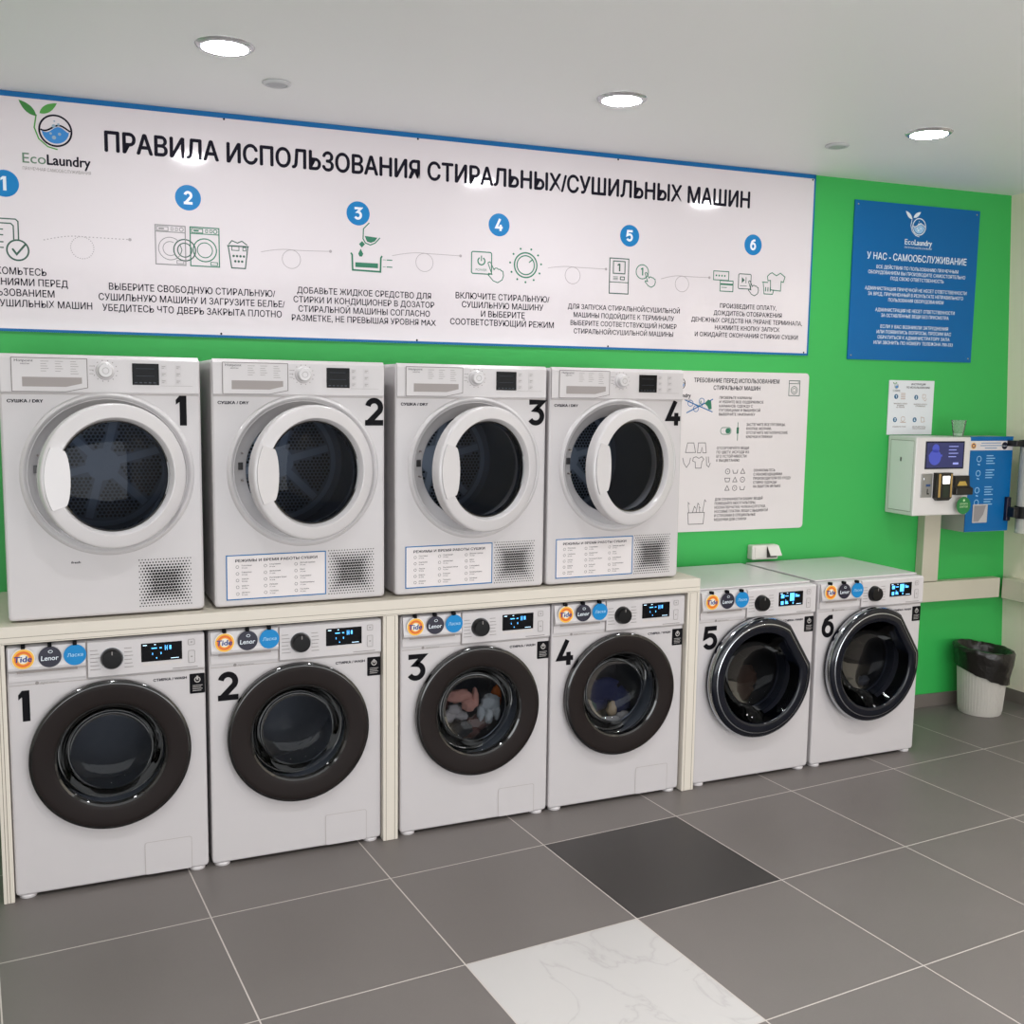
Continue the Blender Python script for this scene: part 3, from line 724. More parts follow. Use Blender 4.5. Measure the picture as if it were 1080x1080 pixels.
def arrow(x0, z0, x1, z1, cx, cz, r, dotted=False):
    P = []
    top = (cx+.01, cz+r)
    for i in range(13):
        u = i/12; P.append((x0+(top[0]-x0)*u, z0+(top[1]+.012-z0)*math.sin(u*PI/2)-.012*u))
    Lp = [(cx+r*1.0*math.cos(math.radians(80-360*i/30)), cz+r*math.sin(math.radians(80-360*i/30))) for i in range(31)]
    Q = [(top[0]+(x1-top[0])*i/12, top[1]+(z1-top[1])*(i/12)**1.6) for i in range(13)]
    g = G()
    for path in (P, Lp, Q):
        if dotted:
            for a, b in zip(path, path[1:]):
                m = ((a[0]*.55+b[0]*.45), (a[1]*.55+b[1]*.45)); g.stroke([a, m], .0034, y)
        else: g.stroke(path, .0022, y)
    g.disc(x1, z1, .006, y, 12); g.flat('step_arrow', DOTG, t)
arrow(.153, 2.170, .451, 2.190, .284, 2.150, .040, True)
arrow(.935, 2.174, 1.209, 2.192, 1.053, 2.152, .036); arrow(1.463, 2.190, 1.758, 2.206, 1.601, 2.170, .037)
arrow(2.157, 2.178, 2.436, 2.188, 2.275, 2.152, .036); arrow(2.713, 2.160, 2.965, 2.178, 2.822, 2.142, .035)
def icon(fn, m=GRN, name='step_icon'):
    g = G(); fn(g); return g.flat(name, m, t)
def i1(g):
    for k in (0, .016): g.stroke([(-.08, 2.238-k), (.062-k, 2.238-k), (.070-k, 2.230-k), (.070-k, 2.165)], .0045, y)
    for z in (2.20, 2.18, 2.155, 2.135): g.stroke([(-.06, z), (.02, z)], .0045, y)
    g.circ(.066, 2.128, .036, .006, y).stroke([(.048, 2.133), (.062, 2.113), (.092, 2.15)], .007, y)
icon(i1, GRND)
def machine(g, x0, x1, z0, z1, door=True):
    w = x1-x0
    g.frame(x0, x1, z0, z1, .0042, y).rect(x0, x1, z1-.028, z1-.0245, y).frame(x0+.006, x0+.05, z1-.024, z1-.006, .003, y)
    g.rect(x0+.014, x0+.034, z1-.018, z1-.012, y)
    for k in (0, 1): g.frame(x0+.058+k*.016, x0+.068+k*.016, z1-.021, z1-.008, .0024, y)
    g.circ(x1-.016, z1-.0145, .007, .003, y, n=18).frame(x1-.036, x1-.008, z0+.006, z0+.02, .003, y)
    cz = (z0+z1)/2-.012
    if door: g.circ(x0+w/2, cz, .043, .0042, y).circ(x0+w/2, cz, .028, .0034, y)
icon(lambda g: machine(g, .667, .778, 2.104, 2.254))
def i2b(g):
    machine(g, .540, .653, 2.104, 2.254, False)
    g.circ(.595, 2.166, .042, .003, y, 40, 330).circ(.595, 2.166, .026, .003, y, 60, 310)
icon(i2b, mat('icon_grey', '#8c8a8b', .5))
icon(lambda g: g.circ(.648, 2.163, .040, .0045, y).circ(.648, 2.163, .026, .004, y).stroke([(.632, 2.18), (.638, 2.163), (.632, 2.146)], .003, y), GRND)
def i2c(g):
    g.stroke([(.806, 2.19), (.888, 2.19)], .005, y).stroke([(.81, 2.188), (.822, 2.106), (.874, 2.106), (.884, 2.188)], .0045, y)
    g.stroke([(.812, 2.195), (.824, 2.21), (.845, 2.202), (.862, 2.21), (.882, 2.196)], .004, y).frame(.822, .852, 2.172, 2.19, .003, y).frame(.864, .878, 2.172, 2.188, .003, y)
    for r_ in range(2):
        for k in range(4-r_): g.disc(.83+k*.013+r_*.006, 2.152-r_*.02, .0048, y, 10)
icon(i2c, GRND)
def i3(g):
    g.stroke([(1.292, 2.192), (1.297, 2.184), (1.299, 2.124), (1.414, 2.122), (1.416, 2.178), (1.421, 2.186)], .007, y)
    g.rect(1.31, 1.404, 2.136, 2.155, y)
    g.poly([(1.349, 2.262), (1.402, 2.258), (1.39, 2.242), (1.374, 2.236), (1.358, 2.24)], y)
    g.stroke([(1.368, 2.315), (1.344, 2.29), (1.342, 2.25), (1.352, 2.234), (1.372, 2.227), (1.392, 2.236), (1.412, 2.258)], .0045, y)
    g.poly([(1.325, 2.228), (1.338, 2.241), (1.35, 2.229), (1.337, 2.215)], y)
    g.poly([(1.332, 2.21), (1.343, 2.19), (1.337, 2.179), (1.327, 2.179), (1.322, 2.19)], y)
    for z in (2.17, 2.142): g.rect(1.424, 1.436, z, z+.002, y).rect(1.440, 1.464, z-.001, z+.003, y)
icon(i3)
def hand(g, x, z, s):
    P = [(0, 1), (.12, 1.05), (.2, .98), (.45, .5), (.55, .62), (.7, .62), (.78, .55), (.95, .55), (1.02, .45), (1.15, .42), (1.2, .1), (1.1, -.2), (.75, -.42), (.4, -.3), (.0, .12), (.05, .22), (.3, .15), (-.02, .95)]
    g.stroke([(x+a*s, z+b*s) for a, b in P], .0038, y, True)
def i4(g):
    g.rrect(1.807, 1.897, 2.137, 2.228, .008, .0045, y); g.circ(1.851, 2.19, .0155, .0055, y, 120, 420, 24); g.rect(1.849, 1.8535, 2.19, 2.213, y)
    g.text('POWER', 1.851, 2.149, .010, y, width=.05)
    hand(g, 1.882, 2.128, .058)
icon(i4)
def i4b(g):
    g.circ(2.053, 2.184, .052, .006, y).circ(2.053, 2.184, .040, .005, y).stroke([(2.068, 2.196), (2.083, 2.208)], .005, y)
    for k in range(11):
        a = math.radians(-250+k*32); g.disc(2.053+.072*math.cos(a), 2.184+.072*math.sin(a), .0045, y, 10)
icon(i4b)
def i5(g):
    g.frame(2.452, 2.55, 2.082, 2.24, .0045, y).rect(2.452, 2.55, 2.132, 2.1355, y).frame(2.47, 2.532, 2.17, 2.228, .0045, y)
    g.frame(2.506, 2.53, 2.144, 2.16, .004, y); g.numeral('1', 2.492, 2.182, .016, .034, .006, y)
    for k in range(3): g.rect(2.472, 2.496, 2.144+k*.006, 2.1465+k*.006, y)
icon(i5, GRND)
def i5b(g):
    g.circ(2.617, 2.186, .031, .004, y); g.numeral('1', 2.609, 2.17, .014, .034, .0055, y); hand(g, 2.632, 2.138, .044)
icon(i5b)
def i6(g):
    g.frame(2.985, 3.07, 2.168, 2.212, .004, y).frame(3.022, 3.095, 2.118, 2.17, .004, y).rect(3.022, 3.095, 2.148, 2.156, y).rect(3.03, 3.06, 2.136, 2.139, y)
    for k in range(4): g.disc(3.002+k*.015, 2.19, .0045, y, 8)
icon(i6)
def i6b(g):
    g.rrect(3.122, 3.19, 2.136, 2.204, .006, .004, y).poly([(3.14, 2.162), (3.14, 2.19), (3.156, 2.176)], y).rect(3.161, 3.1645, 2.162, 2.19, y).rect(3.13, 3.168, 2.148, 2.1505, y); hand(g, 3.178, 2.126, .046)
icon(i6b, GRND)
def i6c(g):
    g.stroke([(3.258, 2.17), (3.265, 2.118), (3.312, 2.118), (3.318, 2.14)], .004, y).stroke([(3.252, 2.172), (3.285, 2.172)], .004, y)
    g.stroke([(3.292, 2.212), (3.305, 2.218), (3.33, 2.205), (3.352, 2.218), (3.378, 2.202), (3.37, 2.176), (3.358, 2.18), (3.356, 2.135), (3.30, 2.138), (3.298, 2.182), (3.284, 2.18), (3.28, 2.2)], .0042, y, True)
    for k in range(3): g.rect(3.27+k*.013, 3.275+k*.013, 2.13, 2.15, y)
icon(i6c)
# --- blue self-service sign
t = wall_thing('information_sign', 'blue sign with white self-service notice, on the green wall right of the big board', 'sign')
G().box(3.765, 4.545, -.008, -.001, 1.825, 2.592, .001).build('panel', BLUEP, t)
y = -.0086
for s_, z in ((3.785, 2.572), (4.525, 2.572), (3.785, 1.845), (4.525, 1.845)): G().lathe(s_, z, [(0, -.0096), (.003, -.0095), (.0045, -.008)], 12).build('screw', CHROME, t)
logo(t, 4.16, 2.488, .040, y, WTXT)
G().text('У НАС - САМООБСЛУЖИВАНИЕ', 4.163, 2.316, .033, y, bold=.014, width=.625).flat('heading', WTXT, t)
for zt, L, w in ((2.289, ['ВСЕ ДЕЙСТВИЯ ПО ПОЛЬЗОВАНИЮ ПРАЧЕЧНЫМ', 'ОБОРУДОВАНИЕМ ВЫ ПРОИЗВОДИТЕ САМОСТОЯТЕЛЬНО', 'ПОД СВОЮ ОТВЕТСТВЕННОСТЬ'], .61),
                 (2.184, ['АДМИНИСТРАЦИЯ ПРАЧЕЧНОЙ НЕ НЕСЕТ ОТВЕТСТВЕННОСТИ', 'ЗА ВРЕД, ПРИЧИНЕННЫЙ В РЕЗУЛЬТАТЕ НЕПРАВИЛЬНОГО', 'ПОЛЬЗОВАНИЯ ОБОРУДОВАНИЕМ'], .64),
                 (2.081, ['АДМИНИСТРАЦИЯ НЕ НЕСЕТ ОТВЕТСТВЕННОСТИ', 'ЗА ОСТАВЛЕННЫЕ ВЕЩИ БЕЗ ПРИСМОТРА'], .50),
                 (2.000, ['ЕСЛИ У ВАС ВОЗНИКЛИ ЗАТРУДНЕНИЯ', 'ИЛИ ПОЯВИЛИСЬ ВОПРОСЫ, ПРОСИМ ВАС', 'ОБРАТИТЬСЯ К АДМИНИСТРАТОРУ ЗАЛА', 'ИЛИ ЗВОНИТЬ ПО НОМЕРУ ТЕЛЕФОНА 700-333'], .50)):
    G().lines(L, 4.168, zt, .0265, .0165, y, bold=.010, width=w).flat('notice_lettering', WTXT, t)
# --- requirements poster
t = wall_thing('requirements_poster', 'white poster with laundry icons and five text blocks, behind tumble dryer 4', 'poster')
G().prism(rr_pts(2.62, 3.546, .994, 1.750, .02), -.006, -.001).build('panel', SIGNW2, t)
y = -.0066
G().lines(['ТРЕБОВАНИЕ ПЕРЕД ИСПОЛЬЗОВАНИЕМ', 'СТИРАЛЬНЫХ МАШИН'], 3.14, 1.718, .034, .020, y, bold=.016, width=.47).flat('heading', INK, t)
logo(t, 2.83, 1.690, .028, y)
def pp(zt, x, L, pitch, cap, w): G().lines(L, x, zt, pitch, cap, y, 'L', bold=.012, width=w).flat('text_block', mat('poster_ink', '#3a3638', .5), t)
pp(1.634, 3.045, ['ПРОВЕРЬТЕ КАРМАНЫ', 'И УБЕРИТЕ ВСЕ СОДЕРЖИМОЕ', 'КАРМАНОВ. ОДЕЖДУ С', 'ПУГОВИЦАМИ И ВЫШИВКОЙ', 'ВЫВЕРНИТЕ НАИЗНАНКУ'], .0195, .0125, .245)
pp(1.508, 3.20, ['ЗАСТЕГНИТЕ ВСЕ ПУГОВИЦЫ,', 'КНОПКИ, МОЛНИИ,', 'ОТСТЕГНИТЕ МЕТАЛЛИЧЕСКИЕ', 'КРЮЧКИ И ПРЯЖКИ'], .0195, .0125, .235)
pp(1.396, 3.04, ['ОТСОРТИРУЙТЕ ВЕЩИ', 'ПО ЦВЕТУ, ИСХОДЯ ИЗ', 'ЕГО УСТОЙЧИВОСТИ', 'К ВЫЦВЕТАНИЮ'], .0195, .0125, .18)
pp(1.288, 3.25, ['ОЗНАКОМЬТЕСЬ', 'С РЕКОМЕНДАЦИЯМИ', 'ПРОИЗВОДИТЕЛЯ ПО УХОДУ', 'СТИРКЕ ОДЕЖДЫ', 'НА ВШИТОМ ЯРЛЫКЕ'], .0195, .0125, .215)
pp(1.152, 3.04, ['ДЛЯ СОХРАННОСТИ ВАШИХ ВЕЩЕЙ', 'ПОМЕЩАЙТЕ БЮСТГАЛЬТЕРЫ,', 'НОСКИ-ПЕРЧАТКИ, ЧУЛКИ-КОЛГОТКИ,', 'НОСОВЫЕ ПЛАТКИ, ВЕЩИ С ВЫШИВКОЙ', 'И СТРАЗАМИ В СПЕЦИАЛЬНЫЕ', 'МЕШОЧКИ ДЛЯ СТИРКИ'], .0195, .0125, .30)
def pic(fn, m): g = G(); fn(g); return g.flat('care_icon', m, t)
def p0(g):
    g.frame(3.43, 3.495, 1.64, 1.715, .0035, y).rect(3.43, 3.495, 1.698, 1.701, y).circ(3.462, 1.668, .018, .003, y, n=24).circ(3.462, 1.668, .01, .0025, y, n=18).disc(3.485, 1.707, .003, y, 8)
pic(p0, GRND)
def p1(g):
    g.stroke([(2.86, 1.615), (3.01, 1.56)], .005, y).stroke([(2.87, 1.555), (3.01, 1.62)], .005, y)
    for k, (a, b) in enumerate(((2.89, 1.60), (2.92, 1.575), (2.95, 1.61))): g.circ(a, b, .014, .003, y, n=14)
pic(p1, SBLUE)
pic(lambda g: g.poly([(2.965, 1.60), (2.985, 1.618), (3.0, 1.612), (3.005, 1.575), (2.99, 1.57), (2.98, 1.588)], y).stroke([(2.935, 1.585), (2.945, 1.612), (2.955, 1.585)], .003, y), GRN)
pic(lambda g: g.rrect(3.058, 3.115, 1.455, 1.487, .014, .003, y).poly(rr_pts(3.085, 3.112, 1.459, 1.484, .011), y).stroke([(3.152, 1.425), (3.152, 1.512)], .003, y).poly([(3.146, 1.458), (3.158, 1.458), (3.158, 1.488), (3.146, 1.488)], y), GRN)
def p3(g):
    g.stroke([(2.882, 1.415), (2.915, 1.415), (2.926, 1.37), (2.905, 1.37), (2.872, 1.37)], .003, y, True).stroke([(2.94, 1.415), (2.978, 1.415), (2.984, 1.368), (2.965, 1.368), (2.96, 1.395), (2.953, 1.368), (2.936, 1.368)], .003, y, True)
    g.stroke([(2.858, 1.345), (2.865, 1.32), (2.88, 1.30), (2.895, 1.32), (2.90, 1.345)], .003, y).stroke([(2.915, 1.345), (2.93, 1.35), (2.945, 1.342), (2.96, 1.35), (2.972, 1.338), (2.962, 1.325), (2.958, 1.296), (2.928, 1.296), (2.926, 1.325), (2.912, 1.33)], .003, y, True)
    g.stroke([(2.985, 1.35), (2.988, 1.31), (3.0, 1.30), (3.008, 1.32)], .003, y).stroke([(2.996, 1.35), (3.0, 1.32)], .003, y)
pic(p3, mat('poster_line', '#5b5658', .5))
def p4(g):
    for i in range(3):
        for j in range(3):
            cx, cz = 3.105+i*.042, 1.278-j*.04
            if (i+j) % 3 == 0: g.circ(cx, cz, .012, .003, y, n=18).disc(cx, cz, .003, y, 8)
            elif (i+j) % 3 == 1: g.stroke([(cx-.014, cz+.008), (cx-.010, cz-.009), (cx+.010, cz-.009), (cx+.014, cz+.008)], .003, y, i == 0)
            else: g.stroke([(cx-.012, cz-.01), (cx, cz+.012), (cx+.012, cz-.01)], .003, y, True)
pic(p4, mat('poster_line', '#5b5658', .5))
def p5(g):
    g.stroke([(2.895, 1.085), (2.90, 1.03), (2.98, 1.03), (2.985, 1.085)], .003, y, True)
    for a, b, h in ((2.90, 2.895, .05), (2.92, 2.93, .03), (2.94, 2.948, .045), (2.96, 2.955, .03), (2.975, 2.985, .06)): g.stroke([(a, 1.085), (b, 1.085+h), (b+.008, 1.085+h-.01)], .003, y)
pic(p5, mat('poster_line', '#5b5658', .5))
# --- small instruction poster over the terminal
t = wall_thing('instruction_poster', 'small white instruction poster with four numbered steps above the payment terminal', 'poster')
G().box(4.032, 4.318, -.006, -.001, 1.452, 1.727, .001).build('panel', mat('paper_white', '#dfe2e6', .4), t)
y = -.0066
logo(t, 4.078, 1.697, .011, y)
G().lines(['ИНСТРУКЦИЯ', 'ПО ИСПОЛЬЗОВАНИЮ'], 4.215, 1.713, .0165, .0095, y, bold=.016, width=.15).flat('heading', INK, t)
for k, (cx, cz, L) in enumerate(((4.078, 1.645, ['ВЫБЕРИТЕ НОМЕР', 'МАШИНЫ', 'НА ЭКРАНЕ']), (4.205, 1.642, ['ВНЕСИТЕ ОПЛАТУ', 'В ТЕРМИНАЛ']), (4.078, 1.528, ['НАЖМИТЕ ПУСК']), (4.203, 1.528, ['ДОЖДИТЕСЬ', 'ОКОНЧАНИЯ']))):
    b = G().disc(cx, cz, .0125, y, 24).flat('step_badge', mat('badge_teal', '#1d5f86', .4), t)
    G().numeral(str(k+1), cx-.004, cz-.007, .008, .014, .003, y-.0004).flat('badge_numeral', WTXT, b)
    G().lines(L, cx+.03, cz-.032, .0095, .0062, y, bold=.01, width=.085).flat('step_lettering', mat('print_brown', '#7d6a60', .5), t)
    g = G()
    if k == 0:
        for j in range(4): g.rect(cx+.03, cx+.058, cz+.014-j*.009, cz+.017-j*.009, y)
    elif k == 1: g.frame(cx+.04, cx+.06, cz-.005, cz+.016, .002, y).stroke([(cx+.045, cz-.01), (cx+.06, cz-.018), (cx+.068, cz-.006)], .002, y)
    elif k == 2: g.circ(cx+.05, cz+.004, .012, .002, y, n=16).rect(cx+.034, cx+.07, cz-.014, cz-.011, y)
    else: g.stroke([(cx+.04, cz+.014), (cx+.06, cz+.01), (cx+.064, cz-.01), (cx+.044, cz-.012)], .0022, y, True)
    g.flat('step_icon', mat('icon_warm', '#b08a72', .5), t)
# --- socket
t = wall_thing('wall_socket', 'white wall socket with its right cover flap open, above washing machine 5', 'socket')
G().box(3.236, 3.385, -.045, -.0005, .850, .920, .006).build('housing', PLAST, t)
G().box(3.250, 3.312, -.0475, -.044, .858, .913, .003).build('cover_flap', PLAST, t)
G().box(3.318, 3.378, -.0452, -.044, .858, .913, .001).build('outlet_face', mat('outlet_dark', '#3a3632', .5), t)
g = G().box(-.002, .058, -.006, 0, -.058, 0, .002).build('cover_flap', PLAST, t, loc=(3.320, -.046, .915)); g.rotation_euler = (math.radians(-42), 0, math.radians(-8))

# ------------------------------------------------------------------ payment terminal
TW = mat('terminal_white', '#dcd8d6', .35)
t = wall_thing('payment_terminal', 'white wall-mounted payment terminal with screen, coin slot and note reader', 'payment terminal')
G().box(4.048, 4.392, -.202, -.001, 1.058, 1.448, .006).build('cabinet', TW, t)
g = G().box(-.172, -.022, -.002, .002, 1.08, 1.428, .0015)
sd = G().box(4.0465, 4.0495, -.186, -.026, 1.080, 1.428, .001).build('side_door', mat('terminal_side', '#e6e2e2', .4), t)
g = G()
for (a, b, c_, d2) in ((-.188, -.186, 1.078, 1.430), (-.026, -.024, 1.078, 1.430), (-.188, -.024, 1.428, 1.4305), (-.188, -.024, 1.0775, 1.080)):
    g.add([(4.0472, a, c_), (4.0472, b, c_), (4.0472, b, d2), (4.0472, a, d2)], [(0, 1, 2, 3)])
g.build('door_gap', GREYLINE, sd, smooth=0)
G().box(4.043, 4.047, -.106, -.1, 1.325, 1.345, .001).build('lock', mat('lock_dark', '#4a4a48', .4, metal=.5), sd)
y = -.2045
sc = G().box(4.106, 4.350, -.2045, -.200, 1.290, 1.428, .001).build('screen', mat('screen_bezel', '#1e2136', .2), t)
G().rect(4.114, 4.342, 1.298, 1.420, y-.0004).flat('picture', mat('screen_violet', '#262a55', .3, emit=.35, ehex='#2b2f66'), sc)
G().disc(4.165, 1.348, .038, y-.0008).disc(4.168, 1.392, .022, y-.0008).rect(4.125, 4.21, 1.352, 1.362, y-.001).flat('picture_shape', mat('screen_blue', '#4652b8', .3, emit=.12, ehex='#4f5bd0'), sc)
g = G()
for k in range(4): g.rect(4.25, 4.31-.012*(k % 2), 1.40-k*.017, 1.404-k*.017, y-.0008)
g.rect(4.28, 4.315, 1.312, 1.322, y-.0008); g.flat('picture_lines', mat('screen_pale', '#8d94d8', .3, emit=.35, ehex='#9aa2e8'), sc)
cn = G().box(4.090, 4.158, -.206, -.200, 1.150, 1.268, .002).build('coin_acceptor', mat('brushed_metal', '#9a9a98', .35, metal=.7), t)
g = G().rect(4.118, 4.146, 1.204, 1.216, -.2065).flat('label_strip', mat('strip_blue', '#2d4a7a', .4), cn)
G().rect(4.126, 4.132, 1.165, 1.193, -.2065).rect(4.132, 4.140, 1.165, 1.171, -.2065).flat('coin_slot', HOLE, cn)
G().box(4.100, 4.112, -.210, -.205, 1.235, 1.250, .002).build('return_button', CHROME, cn)
nr = G().prism([(4.166, 1.272), (4.166, 1.148), (4.182, 1.134), (4.252, 1.134), (4.270, 1.148), (4.270, 1.272)], -.222, -.200).build('note_reader', mat('reader_black', '#14120f', .35), t)
for a, b in ((4.182, 4.196), (4.258, 4.268)): G().box(a, b, -.224, -.221, 1.150, 1.268, .002).build('guide_rail', mat('guide_gold', '#a8884a', .4), nr)
G().rect(4.208, 4.252, 1.218, 1.256, -.2226).flat('lit_slot', mat('slot_lit', '#ffffff', .4, emit=2.2, ehex='#fffdf4'), nr)
G().rect(4.212, 4.248, 1.15, 1.212, -.2226).flat('slot_face', mat('slot_green_black', '#1c2a1c', .3), nr)
cr = G().prism([(4.290, 1.256), (4.290, 1.160), (4.398, 1.160), (4.398, 1.196), (4.386, 1.204), (4.380, 1.256)], -.218, -.200).build('card_reader', mat('reader_black', '#14120f', .35), t)
G().poly([(4.305, 1.206), (4.318, 1.228), (4.355, 1.228), (4.370, 1.206)], -.2186).flat('card_guide', mat('guide_gold2', '#b89a45', .4), cr)
G().box(4.288, 4.396, -.232, -.217, 1.160, 1.196, .004).build('reader_lip', mat('reader_black', '#14120f', .35), cr)
gs = G().lathe(4.337, 1.108, [(0, -.2355), (.044, -.2355), (.044, -.234), (0, -.234)], 40).build('green_sticker', mat('sticker_green', '#1e7a3c', .4), t)
g = G().text('ОПЛАТА', 4.337, 1.112, .009, -.2359, width=.05, bold=.01).text('КАРТОЙ', 4.337, 1.097, .009, -.2359, width=.05, bold=.01).disc(4.337, 1.134, .006, -.2359, 14); g.flat('sticker_lettering', mat('sticker_print_pale', '#cfe6b8', .4), gs)
# the sticker is carried on a short stand-off so that it lies flat in front of the reader's lip
G().box(4.332, 4.342, -.2345, -.201, 1.103, 1.113, .001).build('sticker_mount', TW, t)

# plastic cup on the terminal
cup = tag(G().lathe(*wl(4.365, .14, 0)[:2], [(0, 1.4492), (.024, 1.4492), (.0245, 1.4535), (.0365, 1.530), (.038, 1.531), (.0355, 1.5305), (.0235, 1.4535), (0, 1.4525)], 32, axis='z').build('plastic_cup', CUPG), 'clear plastic cup standing on top of the white payment terminal', 'cup')
G().lathe(*wl(4.365, .14, 0)[:2], [(0, 1.4533), (.0225, 1.4533), (.0245, 1.464), (0, 1.4645)], 28, axis='z').build('cup_base', mat('cup_white', '#dfe4dc', .4), cup)

# ------------------------------------------------------------------ detergent dispenser
t = wall_thing('detergent_dispenser', 'blue and grey wall-mounted detergent dispenser right of the payment terminal', 'dispenser')
G().box(4.418, 4.700, -.166, -.001, .960, 1.447, .003).build('cabinet', mat('dispenser_grey', '#a9aca4', .5), t)
fp = G().box(4.416, 4.702, -.1695, -.165, .962, 1.449, .001).build('front_panel', BLUEP, t)
y = -.1700
G().rect(4.420, 4.699, 1.379, 1.427, y).flat('header_band', SIGNW2, fp)
g = G()
for k, w in enumerate((.13, .14, .08)): g.rect(4.555-w/2, 4.555+w/2, 1.414-k*.013, 1.4185-k*.013, y-.0003)
g.flat('header_lettering', mat('band_print', '#6f93b8', .5), fp)
G().disc(4.645, 1.402, .019, y-.0004, 28).flat('dark_emblem', LENN, fp)
G().text('Lenor', 4.645, 1.398, .008, y-.0007, width=.028).flat('emblem_lettering', WTXT, fp)
G().disc(4.441, 1.402, .016, y-.0004, 24).flat('yellow_emblem', TIDEY, fp)
G().circ(4.441, 1.402, .009, .005, y-.0007, n=20).flat('emblem_ring', TIDEB, fp)
g = G()
for k, z in enumerate((1.335, 1.262, 1.175, 1.112)):
    g.circ(4.482, z, .014, .004, y-.0002, n=14)
    g.stroke([(4.475, z-.026), (4.49, z-.03)], .006, y-.0002)
    for j in range(4-(k == 3)): g.rect(4.53, 4.575+.012*((j+k) % 2), z+.014-j*.013, z+.0185-j*.013, y-.0002)
g.flat('instruction_print', mat('print_pale_blue', '#8ec0e6', .5), fp)
ot = G().prism(rr_pts(4.461, 4.557, 1.008, 1.103, .004), -.1725, -.169).build('outlet', mat('outlet_pale', '#b9b6b6', .4), t)
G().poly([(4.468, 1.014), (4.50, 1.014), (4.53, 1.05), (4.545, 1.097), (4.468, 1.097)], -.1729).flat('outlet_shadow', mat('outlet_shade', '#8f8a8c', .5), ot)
# --- cup tube in black brackets on the dispenser's right edge
t = wall_thing('cup_holder', 'pale upright cup tube in black brackets at the right edge of the blue dispenser', 'cup holder')
BRK = mat('bracket_black', '#0e0e12', .3)
ctr = (4.757, -.222)
G().lathe(ctr[0], ctr[1], [(.040, .955), (.043, .953), (.043, 1.415), (.040, 1.415)], 40, axis='z').build('tube', TUBEG, t)
G().lathe(ctr[0], ctr[1], [(.0, .962), (.034, .962), (.038, 1.37), (.0, 1.372)], 32, axis='z').build('cup_stack', mat('cup_stack_white', '#c9c9bf', .4), t)
for z0, z1 in ((1.398, 1.432), (1.03, 1.092)):
    G().lathe(ctr[0], ctr[1], [(.0432, z0), (.050, z0), (.050, z1), (.0432, z1), (.0432, z0)], 40, axis='z').build('bracket_ring', BRK, t)
G().box(4.66, 4.715, -.232, -.1698, 1.400, 1.430, .003).build('bracket_arm', BRK, t)
G().box(4.668, 4.695, -.190, -.1698, 1.015, 1.138, .003).build('bracket_plate', mat('plate_violet_black', '#15102a', .35), t)
G().box(4.672, 4.715, -.232, -.187, 1.036, 1.088, .003).build('bracket_arm', BRK, t)

# ------------------------------------------------------------------ waste bin and liner
BC = (4.585, .335)
bt = thing('waste_bin', 'white ribbed plastic waste bin in the far corner under the casing', 'bin', (BC[0], BC[1], .0005))
H_ = .285
BINM = mat('bin_white', '#cfcac2', .5, var=.03, scale=40)
g = G().lathe(0, 0, [(0, 0), (.103, 0), (.106, .004), (.126, H_), (.129, H_+.004), (.126, H_+.006), (.122, H_), (.103, .008), (0, .008)], 64, axis='z'); g.build('bucket', BINM, bt)
g = G()
for k in range(48):
    a = 2*PI*k/48; r0, r1 = .1074, .1245
    g.tube([(r0*math.cos(a), r0*math.sin(a), .02), (r1*math.cos(a), r1*math.sin(a), H_-.02)], .0014, 5)
g.build('ribs', BINM, bt)
BAGM = mat('bag_black', '#1d1a18', .28, bump=.5, scale=30)
g = G(); vs, fs = [], []; n = 64
prof = [(.130, -.10), (.134, -.06), (.141, -.02), (.147, .005), (.150, .028), (.143, .045), (.128, .044), (.118, .02), (.112, -.04), (.108, -.14)]
for k, (r, dz) in enumerate(prof):
    for i in range(n):
        a = 2*PI*i/n
        ns = noise.noise(Vector((math.cos(a)*3.2, math.sin(a)*3.2, k*.35)))*.010+noise.noise(Vector((math.cos(a)*9, math.sin(a)*9, k*.5)))*.005
        tilt = -.045*math.cos(a-math.radians(-38))*(1 if k < 4 else .35 if k < 7 else 0)     # folded lower toward the room on the right
        rr = r+abs(ns)*(1.0 if k < 7 else -.6)
        vs.append((rr*math.cos(a), rr*math.sin(a), H_+.02+dz+tilt+ns*.8))
for k in range(len(prof)-1):
    for i in range(n): j = (i+1) % n; fs.append((k*n+i, k*n+j, (k+1)*n+j, (k+1)*n+i))
g.add(vs, fs); tag(g.build('bin_liner', BAGM, loc=(BC[0], BC[1], 0), smooth=60), 'black plastic liner folded over the rim of the white waste bin', 'bin bag')

# ------------------------------------------------------------------ ceiling fittings and light
def make_downlight(name):
    t = thing(name, '', 'ceiling light', group='round ceiling downlights')
    G().lathe(0, 0, [(.070, -.001), (.071, -.009), (.078, -.010), (.088, -.004), (.090, -.0005)], 56, axis='z').build('trim_ring', mat('ring_chrome', '#c3c2c4', .25, metal=.7), t)
    G().lathe(0, 0, [(0, -.008), (.0695, -.008), (.0695, -.004), (0, -.004)], 40, axis='z').build('diffuser', LAMP, t)
    return t
dl = make_downlight('downlight'); LL = [((.682, -.11), 'lit round ceiling light above the left part of the rules board'),
      ((2.058, -.155), 'lit round ceiling light above the right part of the rules board'),
      ((3.384, -.285), 'lit round ceiling light nearest the blue sign')]
for i, ((x, yy), lab) in enumerate(LL):
    o = dl if i == 0 else dup(dl)
    o.location = (x, yy, CEIL); o['label'] = lab
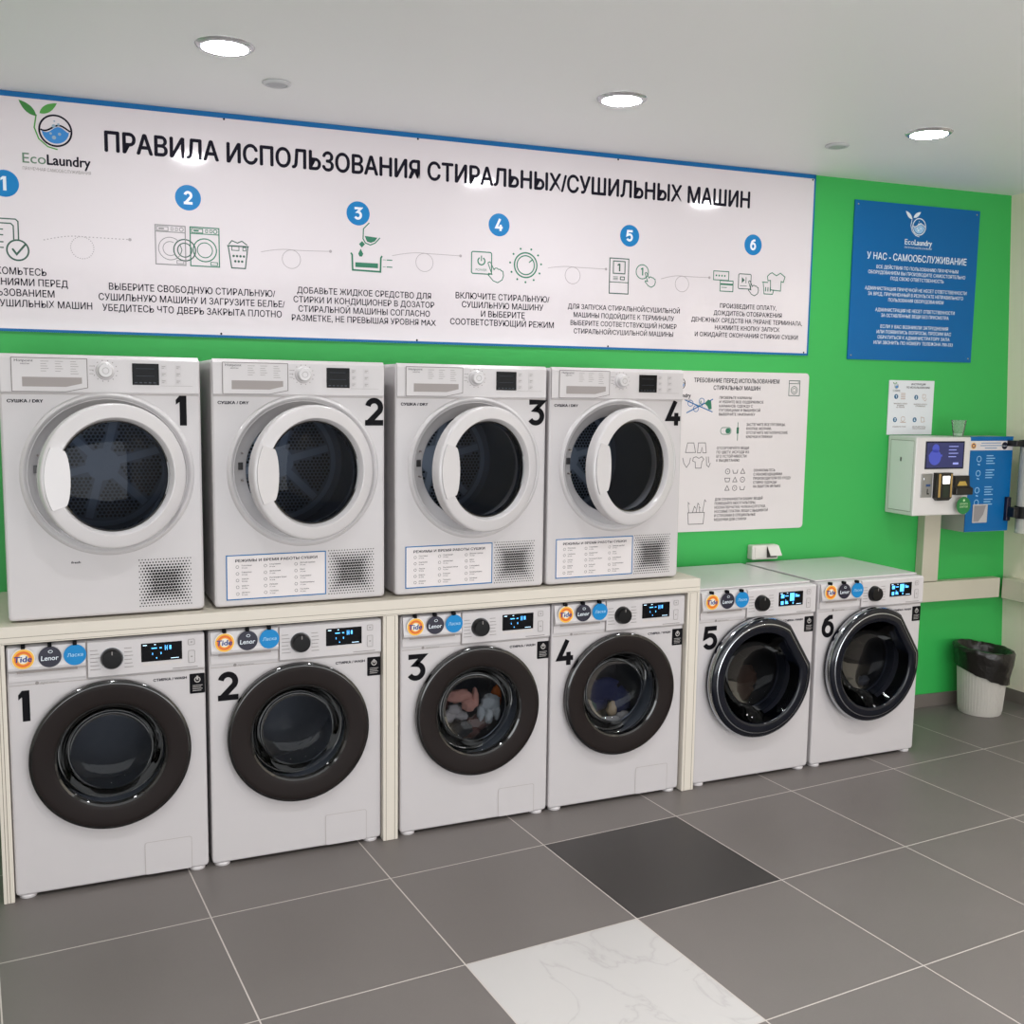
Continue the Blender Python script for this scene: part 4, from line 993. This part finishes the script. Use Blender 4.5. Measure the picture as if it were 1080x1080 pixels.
for (x, yy), lab in (((.904, .208), 'small white round ceiling sensor right of the leftmost ceiling light'), ((3.206, .041), 'small white round ceiling sensor left of the light nearest the blue sign')):
    t = thing('smoke_sensor', lab, 'sensor', (x, yy, CEIL), group='small ceiling sensors')
    G().lathe(0, 0, [(.048, -.0005), (.050, -.004), (.044, -.009), (.036, -.010), (.034, -.007), (0, -.007)], 40, axis='z').build('housing', mat('sensor_white', '#c8c8ca', .4), t)
    G().lathe(0, 0, [(.0335, -.0072), (.032, -.0095), (0, -.0105)], 32, axis='z').build('cap', mat('sensor_cap', '#b2b2b6', .4), t)
# one more downlight of the row left of the frame, and an added soft fill light far behind the camera for machine fronts and ceiling
l = bpy.data.lights.new('ceiling_lamp', 'AREA'); l.shape = 'DISK'; l.size = .14; l.energy = 5; l.color = (.98, .99, 1)
o = bpy.data.objects.new('ceiling_lamp', l); COL.objects.link(o); o.location = (-.69, -.06, CEIL-.004)
for yy in (-1.55, -3.0, -4.4):                                   # deep-set downlights over the aisle
    for x in (-.9, .5, 1.9, 3.3, 4.4):
        l = bpy.data.lights.new('ceiling_lamp', 'AREA'); l.shape = 'DISK'; l.size = .14; l.energy = 7; l.spread = math.radians(118); l.color = (.97, .985, 1)
        o = bpy.data.objects.new('ceiling_lamp', l); COL.objects.link(o); o.location = (x, yy, CEIL-.004)
l = bpy.data.lights.new('rear_fill_light', 'AREA'); l.shape = 'RECTANGLE'; l.size = 6.6; l.size_y = 2.1; l.energy = 150; l.color = (.93, .965, 1)
o = bpy.data.objects.new('rear_fill_light', l); COL.objects.link(o); o.location = (1.45, YB+.05, 1.15); o.rotation_euler = (PI/2, 0, 0)
w = bpy.data.worlds.new('world'); bpy.context.scene.world = w; w.use_nodes = True
w.node_tree.nodes['Background'].inputs[0].default_value = (.9, .95, 1, 1); w.node_tree.nodes['Background'].inputs[1].default_value = .05

# ------------------------------------------------------------------ camera
cam = bpy.data.cameras.new('camera'); co = bpy.data.objects.new('camera', cam); COL.objects.link(co)
ya, pi_, ro, f = .4186, -.115, .0142, 1096.3
fw = Vector((math.sin(ya)*math.cos(pi_), math.cos(ya)*math.cos(pi_), math.sin(pi_))); rt = Vector((math.cos(ya), -math.sin(ya), 0)); up = rt.cross(fw)
r_ = rt*math.cos(ro)+up*math.sin(ro); u_ = -rt*math.sin(ro)+up*math.cos(ro)
M = Matrix((r_, u_, -fw)).transposed().to_4x4(); M.translation = Vector((.15, -3.5298, 1.6406)); co.matrix_world = M
cam.sensor_width = 36; cam.lens = f/1080*36; cam.clip_start = .05
S = bpy.context.scene; S.camera = co
S.view_settings.view_transform = 'Standard'; S.view_settings.look = 'None'; S.view_settings.exposure = .14
S.cycles.use_denoising = True; S.cycles.max_bounces = 10; S.cycles.transparent_max_bounces = 16; S.cycles.sample_clamp_indirect = 6
